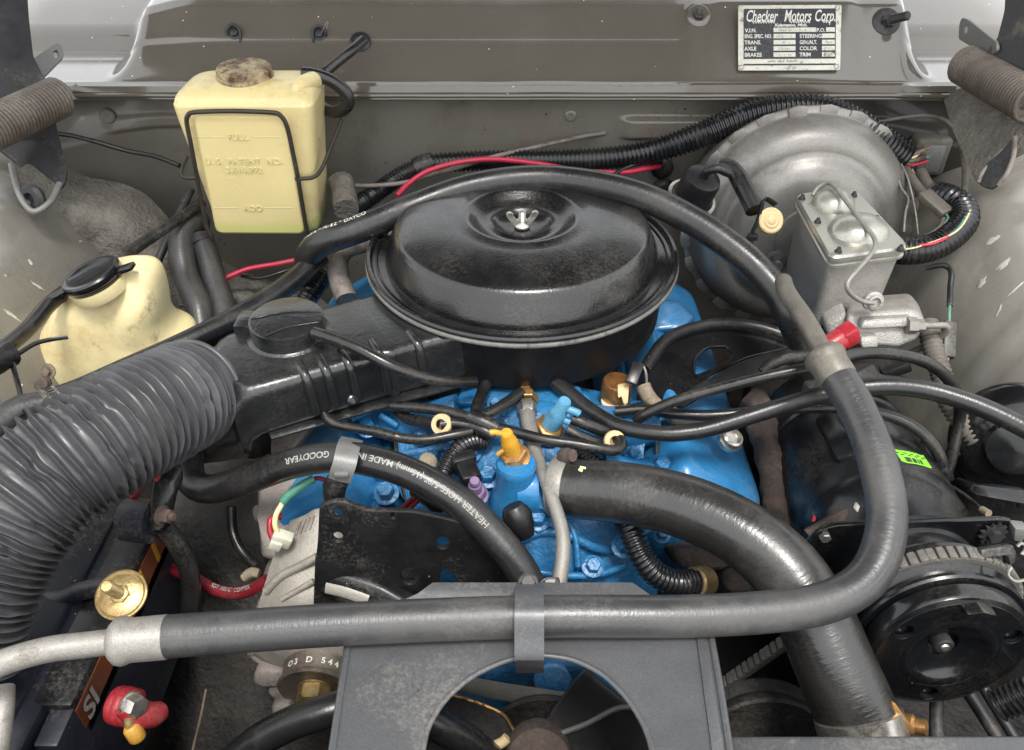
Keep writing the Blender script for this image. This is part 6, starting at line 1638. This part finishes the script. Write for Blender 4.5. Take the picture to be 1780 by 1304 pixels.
# print on the battery edge
mb = MB()
for i, (u, v) in enumerate(((2, 1114), (7, 1101), (11, 1088))):
    fr = frame_of(W(u - 4, v + 4, z=zB + .0005), W(u + 6, v + 1, z=zB + .0005), W(u - 6, v - 6, z=zB + .0005))
    lettering(mb, "O", .0065, fr, offset=.0002)
mb.build("lettering", M['white'], bt)
bd = thing("brass_disc", "brass coloured disc with upright bolt beside the battery", "disc", W(209, 1040, .66))
ba = V((.06, -.42, .9)).normalized(); bp_ = W(211, 1034, .662)
lathe(MB(), bp_, ba, [(.015, -.006), (.0195, -.004), (.0208, -.001), (.0206, .001), (.0192, .0016), (.0172, .0002), (.0155, .0008), (.011, .0022), (.0, .0028)], 56).build("plate", M['zinc'], bd)
hexbolt(MB(), bp_ + ba * .002, ba, .0078, .004, stud=.026, stud_r=.0050).build("bolt", M['zinc'], bd)
tb = thing("battery_terminal", "black battery side terminal clamp with rusty bolt", "terminal", W(262, 895, .745))
ta = W(240, 905, .75); tx = V((1, -.12, .05)).normalized()
lathe(MB(), ta, tx, [(.0, -.014), (.0195, -.012), (.0205, .0), (.0205, .016), (0, .016)], 36).build("boot", M['battery'], tb)
prism(MB(), [(262, 840, .735), (282, 832, .735), (300, 836, .735), (303, 862, .735), (292, 882, .735), (284, 924, .735), (262, 928, .735), (254, 905, .735), (258, 870, .735)], (.004, .022, .002), .004, 3).build("clamp", M['plastic'], tb)
hexbolt(MB(), W(280, 896, .728), (1, -.25, .1), .0068, .008, washer=.0095, stud=.006, stud_r=.004).build("bolt", M['rustyiron'], tb)
tube("lead", M['redcap'], [(274, 832, .735), (262, 826, .74), (240, 850, .75), (232, 868, .755), (240, 882, .755)], .0032, tb, n=8)
rt = thing("battery_terminal", "red battery side terminal with bright hex bolt at the bottom left", "terminal", W(230, 1225, .64))
ta = W(205, 1226, .645); tx = V((1, -.2, .02)).normalized()
lathe(MB(), ta, tx, [(.0, -.004), (.0140, -.003), (.0152, .0), (.0147, .003), (.0154, .004), (.0154, .008), (.0147, .009), (.0152, .0105), (.0147, .015), (.0, .016)], 40).build("boot", M['redcap'], rt)
tube("cable_boot", M['redcap'], [(222, 1222, .63), (240, 1240, .635), (262, 1244, .64), (276, 1238, .65)], [.0112, .0112, .0105, .0085], rt, n=20)
hexbolt(MB(), W(226, 1222, .628), (1, -.55, .25), .0088, .010, washer=.0092).build("bolt", M['steel'], rt)
tube("crimp_wire", M['zinc'], [(224, 1246, .625), (225, 1262, .625)], .004, rt, n=10)
lathe(MB(), W(226, 1262, .625), V((.012, -.01, -.03)), [(.005, 0), (.0065, .002), (.0068, .012), (.0055, .014), (0, .014)], 16).build("crimp_sleeve", M['yellow'], rt)
hose("cable_end", "pale worn rod end at the lower left corner of the battery", "rod", M['tubing'], [(8, 1195, .60), (6, 1240, .59), (-4, 1330, .58)], .0072, n=14)

# ------------------------------------------------------------------ radiator top panel with round cut-out, strap, fan, belts
zP = -.052
rpn = thing("radiator_cover", "flat grey radiator cover panel with large round cut-out at the bottom", "panel", W(935, 1120, z=zP))
pfm = (W(935, 1120, z=zP), V((1, 0, 0)), V((0, 1, 0)), V((0, 0, 1)))
ol = plane2d(pfm, [(600, 1108), (1236, 1104), (1296, 1460), (548, 1460)])
hole = plane2d(pfm, [(735, 1304), (743, 1266), (772, 1217), (820, 1176), (878, 1149), (935, 1139), (995, 1146), (1048, 1172), (1092, 1216), (1120, 1262), (1134, 1304), (1137, 1360), (733, 1360)])
ol[2:4] = [(ol[2][0], ol[2][1]), (ol[3][0], ol[3][1])]
hole = rounded([tuple(p) for p in hole], .01, 3)
plate(MB(), ol, [hole], .003, pfm, .0006).build("sheet", M['panel'], rpn)
lip = [pfm[0] + pfm[1] * a + pfm[2] * b + V((0, 0, .0008)) for a, b in hole]
lip = [p for p in lip if p.y > W(935, 1345, z=zP).y]
tube("rolled_lip", M['panel'], lip, .0021, rpn, n=8, fine=3)
prism(MB(), [W(728, 1030, .628), W(752, 1012, .632), W(1100, 1012, .632), W(1132, 1034, .628), W(1236, 1080, z=zP), W(602, 1085, z=zP)], V((0, -.002, -.003)), .0006).build("rear_flange", M['panel'], rpn)
prism(MB(), [W(602, 1085, z=zP), W(1236, 1080, z=zP), W(1236, 1112, z=zP), W(602, 1114, z=zP)], V((0, 0, -.0028))).build("bridge", M['panel'], rpn)
for pts in ([W(607, 1116, z=zP + .001), W(590, 1220, z=zP + .001), W(574, 1330, z=zP + .001)], [W(1236, 1108, z=zP + .001), W(1252, 1200, z=zP + .001), W(1272, 1330, z=zP + .001)]):
    tube("folded_edge", M['panel'], pts, .0028, rpn, n=10)
prism(MB(), [W(1210, 1108, z=zP + .002), W(1226, 1108, z=zP + .002), W(1262, 1330, z=zP + .002), W(1240, 1330, z=zP + .002)], V((0, 0, .0015)), .0006).build("step", M['panel'], rpn)
stp = thing("hose_strap", "wide grey metal strap holding the front hose to the panel", "strap", W(920, 1165, .57))
strip([(920, 1016, .63), (920, 1024, .60), (920, 1036, .583), (920, 1056, .5705), (920, 1082, .566), (920, 1110, .567), (920, 1135, .567), (920, 1148, .5685)], W(945, 1072, .572) - W(894, 1072, .572), .0024).build("band", M['panel'], stp)
strip([(921, 1146, .5675), (921, 1156, .571), (921, 1166, .577)], W(945, 1150, .57) - W(896, 1150, .57), .0035).build("tail", M['hinge'], stp)
hexbolt(MB(), W(918, 1014, .628), (0, -.5, .85), .006, .005, washer=.008).build("screw", M['hinge'], stp)
o = thing("hose_clamp", "bright steel clamp tail at the fuel line's lower end", "clamp", W(955, 1010, .69))
strip([(938, 1018, .69), (948, 1010, .688), (958, 1012, .688), (970, 1010, .69)], V((0, .0, .006)), .0012).build("band", M['steel'], o)
lathe(MB(), W(962, 1012, .686), (.8, -.4, .4), [(.004, -.006), (.0045, .004), (0, .005)], 10).build("screw", M['steel'], o)

fan = thing("cooling_fan", "dark grey cooling fan with rusty hub seen through the cut-out", "fan", W(938, 1320, .74))
def blade(pts, m):
    patch(mb := MB(), pts, 8, 6); return mb.build("blade", m, fan, solid=.002)
blade([[(1018, 1160, .72), (1050, 1190, .725), (1140, 1260, .73)], [(960, 1235, .735), (1010, 1255, .735), (1130, 1310, .735)], [(925, 1300, .75), (980, 1320, .745), (1100, 1380, .74)]], M['fanblade'])
tube("blade_crease", M['hinge_grey'], [(975, 1275, .7335), (1020, 1258, .7315), (1062, 1236, .7295), (1086, 1229, .728), (1110, 1233, .7275)], .0028, fan, n=8)
blade([[(700, 1185, .74), (780, 1202, .74), (868, 1238, .74)], [(690, 1240, .745), (790, 1260, .745), (892, 1275, .745)], [(690, 1320, .75), (800, 1330, .75), (910, 1330, .75)]], M['fanblade'])
tube("blade_edge", M['brass'], [(766, 1204, .738), (820, 1218, .738), (872, 1240, .738), (890, 1265, .74), (908, 1292, .742)], .0016, fan, n=6)
lathe(MB(), W(936, 1322, .72), (0, -.75, .66), [(.0, .004), (.02, .004), (.028, .0), (.030, -.01), (.03, -.02)], 40).build("hub", M['rustyiron'], fan)
tube("balance_clip", M['cream'], [(862, 1296, .73), (874, 1290, .73), (882, 1282, .73)], .005, fan, n=8)
hose("radiator_hose", "blurred brown dark hose under the panel's cut-out at the left", "hose", M['rubber'], [(735, 1246, .70), (770, 1266, .70), (815, 1290, .71), (850, 1320, .72)], .014, n=18)
hose("fan_belt", "flat dark fan belt crossing behind the cut-out", "belt", M['belt'], [(760, 1180, .77), (860, 1200, .775), (940, 1212, .78), (1020, 1225, .785)], .0085, flat=.3, n=8)
lathe(MB(), W(945, 1290, .79), (0, -.9, .3), [(.045, 0), (.058, .0), (.060, .004), (.058, .008), (.040, .010), (.0, .010)], 48).build("pulley", M['shade'], fan)
cp2 = thing("crank_pulley", "dark round pulley rim at the bottom between panel and radiator hose", "pulley", W(1330, 1300, .78))
lathe(MB(), W(1325, 1305, .76), (0, -.92, .3), [(.04, -.03), (.060, -.028), (.064, -.024), (.058, -.014), (.064, -.004), (.064, .002), (.061, .004), (.05, .002), (.0, .002)], 64).build("rim", M['shade'], cp2)
for lab, pts, r in (("dark rod behind the right radiator hose clamp, upright", [(1628, 1175, .76), (1628, 1290, .74)], .0065), ("first black slanting cable below the clutch", [(1665, 1175, .76), (1745, 1300, .73)], .006), ("second black slanting cable below the clutch", [(1690, 1165, .77), (1768, 1290, .74)], .005), ("rough rusty rod slanting below the crank belt", [(1250, 1200, .80), (1340, 1240, .79), (1400, 1270, .78)], .012)):
    hose("rod", lab, "rod", M['shade'] if 'rusty' in lab else M['hinge'], pts, r, n=10)
hose("wire_loom", "ribbed black conduit at the right edge below the clutch", "conduit", M['loom'], [(1730, 1228, .68), (1755, 1218, .675), (1800, 1200, .665)], .0135, rib=(.0048, .17), n=16)

# ------------------------------------------------------------------ right apron: horn-like round housing, loom, connector, wires
hn = thing("horn", "black round horn on the right fender apron", "horn", W(1750, 850, .82))
hx = V((-.55, -.75, .35)).normalized(); hp_ = W(1765, 775, .84)
lathe(MB(), hp_, hx, [(.02, -.05), (.055, -.045), (.062, -.03), (.064, -.012), (.060, -.004), (.050, .002), (.046, .006), (.03, .010), (.026, .016), (.0, .018)], 56).build("shell", M['black'], hn, 35)
for k in range(5):
    a = math.radians(200 + k * 40); x_, y_, z_ = basis(hx)
    d = x_ * math.cos(a) + y_ * math.sin(a)
    box(MB(), hp_ + d * .058 - hx * .014, (.006, .02, .03), .002, ax=(d.cross(hx), d, hx)).build("rib", M['black'], hn)
prism(MB(), [(1690, 840, .80), (1790, 850, .79), (1790, 880, .78), (1690, 860, .79)], (0, .03, -.02), .005).build("foot", M['black'], hn)
hose("wire_loom", "dusty grey ribbed conduit dropping beside the right apron", "conduit", M['loom_grey'], [(1612, 560, .92), (1618, 590, .91), (1626, 620, .90), (1636, 650, .89), (1646, 690, .88), (1662, 720, .87), (1680, 745, .865), (1698, 768, .86)], .0115, rib=(.0052, .17), n=16)
fc = thing("flat_connector", "flat black connector in the wire beside the right apron", "connector", W(1648, 600, .93))
a_, b_ = W(1650, 560, .925), W(1648, 622, .91); x_, y_, z_ = basis(b_ - a_)
box(MB(), (a_ + b_) / 2, (.014, .009, (b_ - a_).length), .002, ax=(x_, y_, z_)).build("shell", M['plastic'], fc)
tube("lead", M['greenwire'], [(1650, 562, .925), (1650, 545, .93), (1651, 530, .935)], .0018, fc, n=8)
tube("lead", M['plastic'], [(1651, 532, .935), (1652, 500, .945), (1654, 478, .95), (1650, 466, .955), (1636, 461, .96), (1610, 466, .97)], .0034, fc, n=10)
tube("lead", M['tubing'], [(1648, 622, .91), (1646, 636, .905), (1640, 650, .90)], .0014, fc, n=6)
mt = thing("bracket_plate", "ragged black bracket and connector behind the crimped hose collar", "bracket", W(1520, 660, .86))
prism(MB(), [(1470, 650, .86), (1500, 640, .86), (1520, 632, .86), (1530, 650, .86), (1580, 655, .86), (1600, 668, .86), (1590, 680, .855), (1540, 676, .855), (1480, 672, .855)], (0, .03, -.02), .003).build("plate", M['shade'], mt)
box(MB(), W(1556, 640, .865), (.030, .016, .014), .003, rot=Matrix.Rotation(-.5, 3, 'Y')).build("connector", M['plastic'], mt)
box(MB(), W(1440, 690, .88), (.05, .04, .03), .006, rot=Matrix.Rotation(.3, 3, 'Z')).build("rear_lug", M['shade'], mt)
hose("wire", "thin loop of black wire near the horn at the right edge", "wire", M['vac'], [(1758, 700, .85), (1768, 690, .85), (1785, 686, .85)], .0016, n=6)
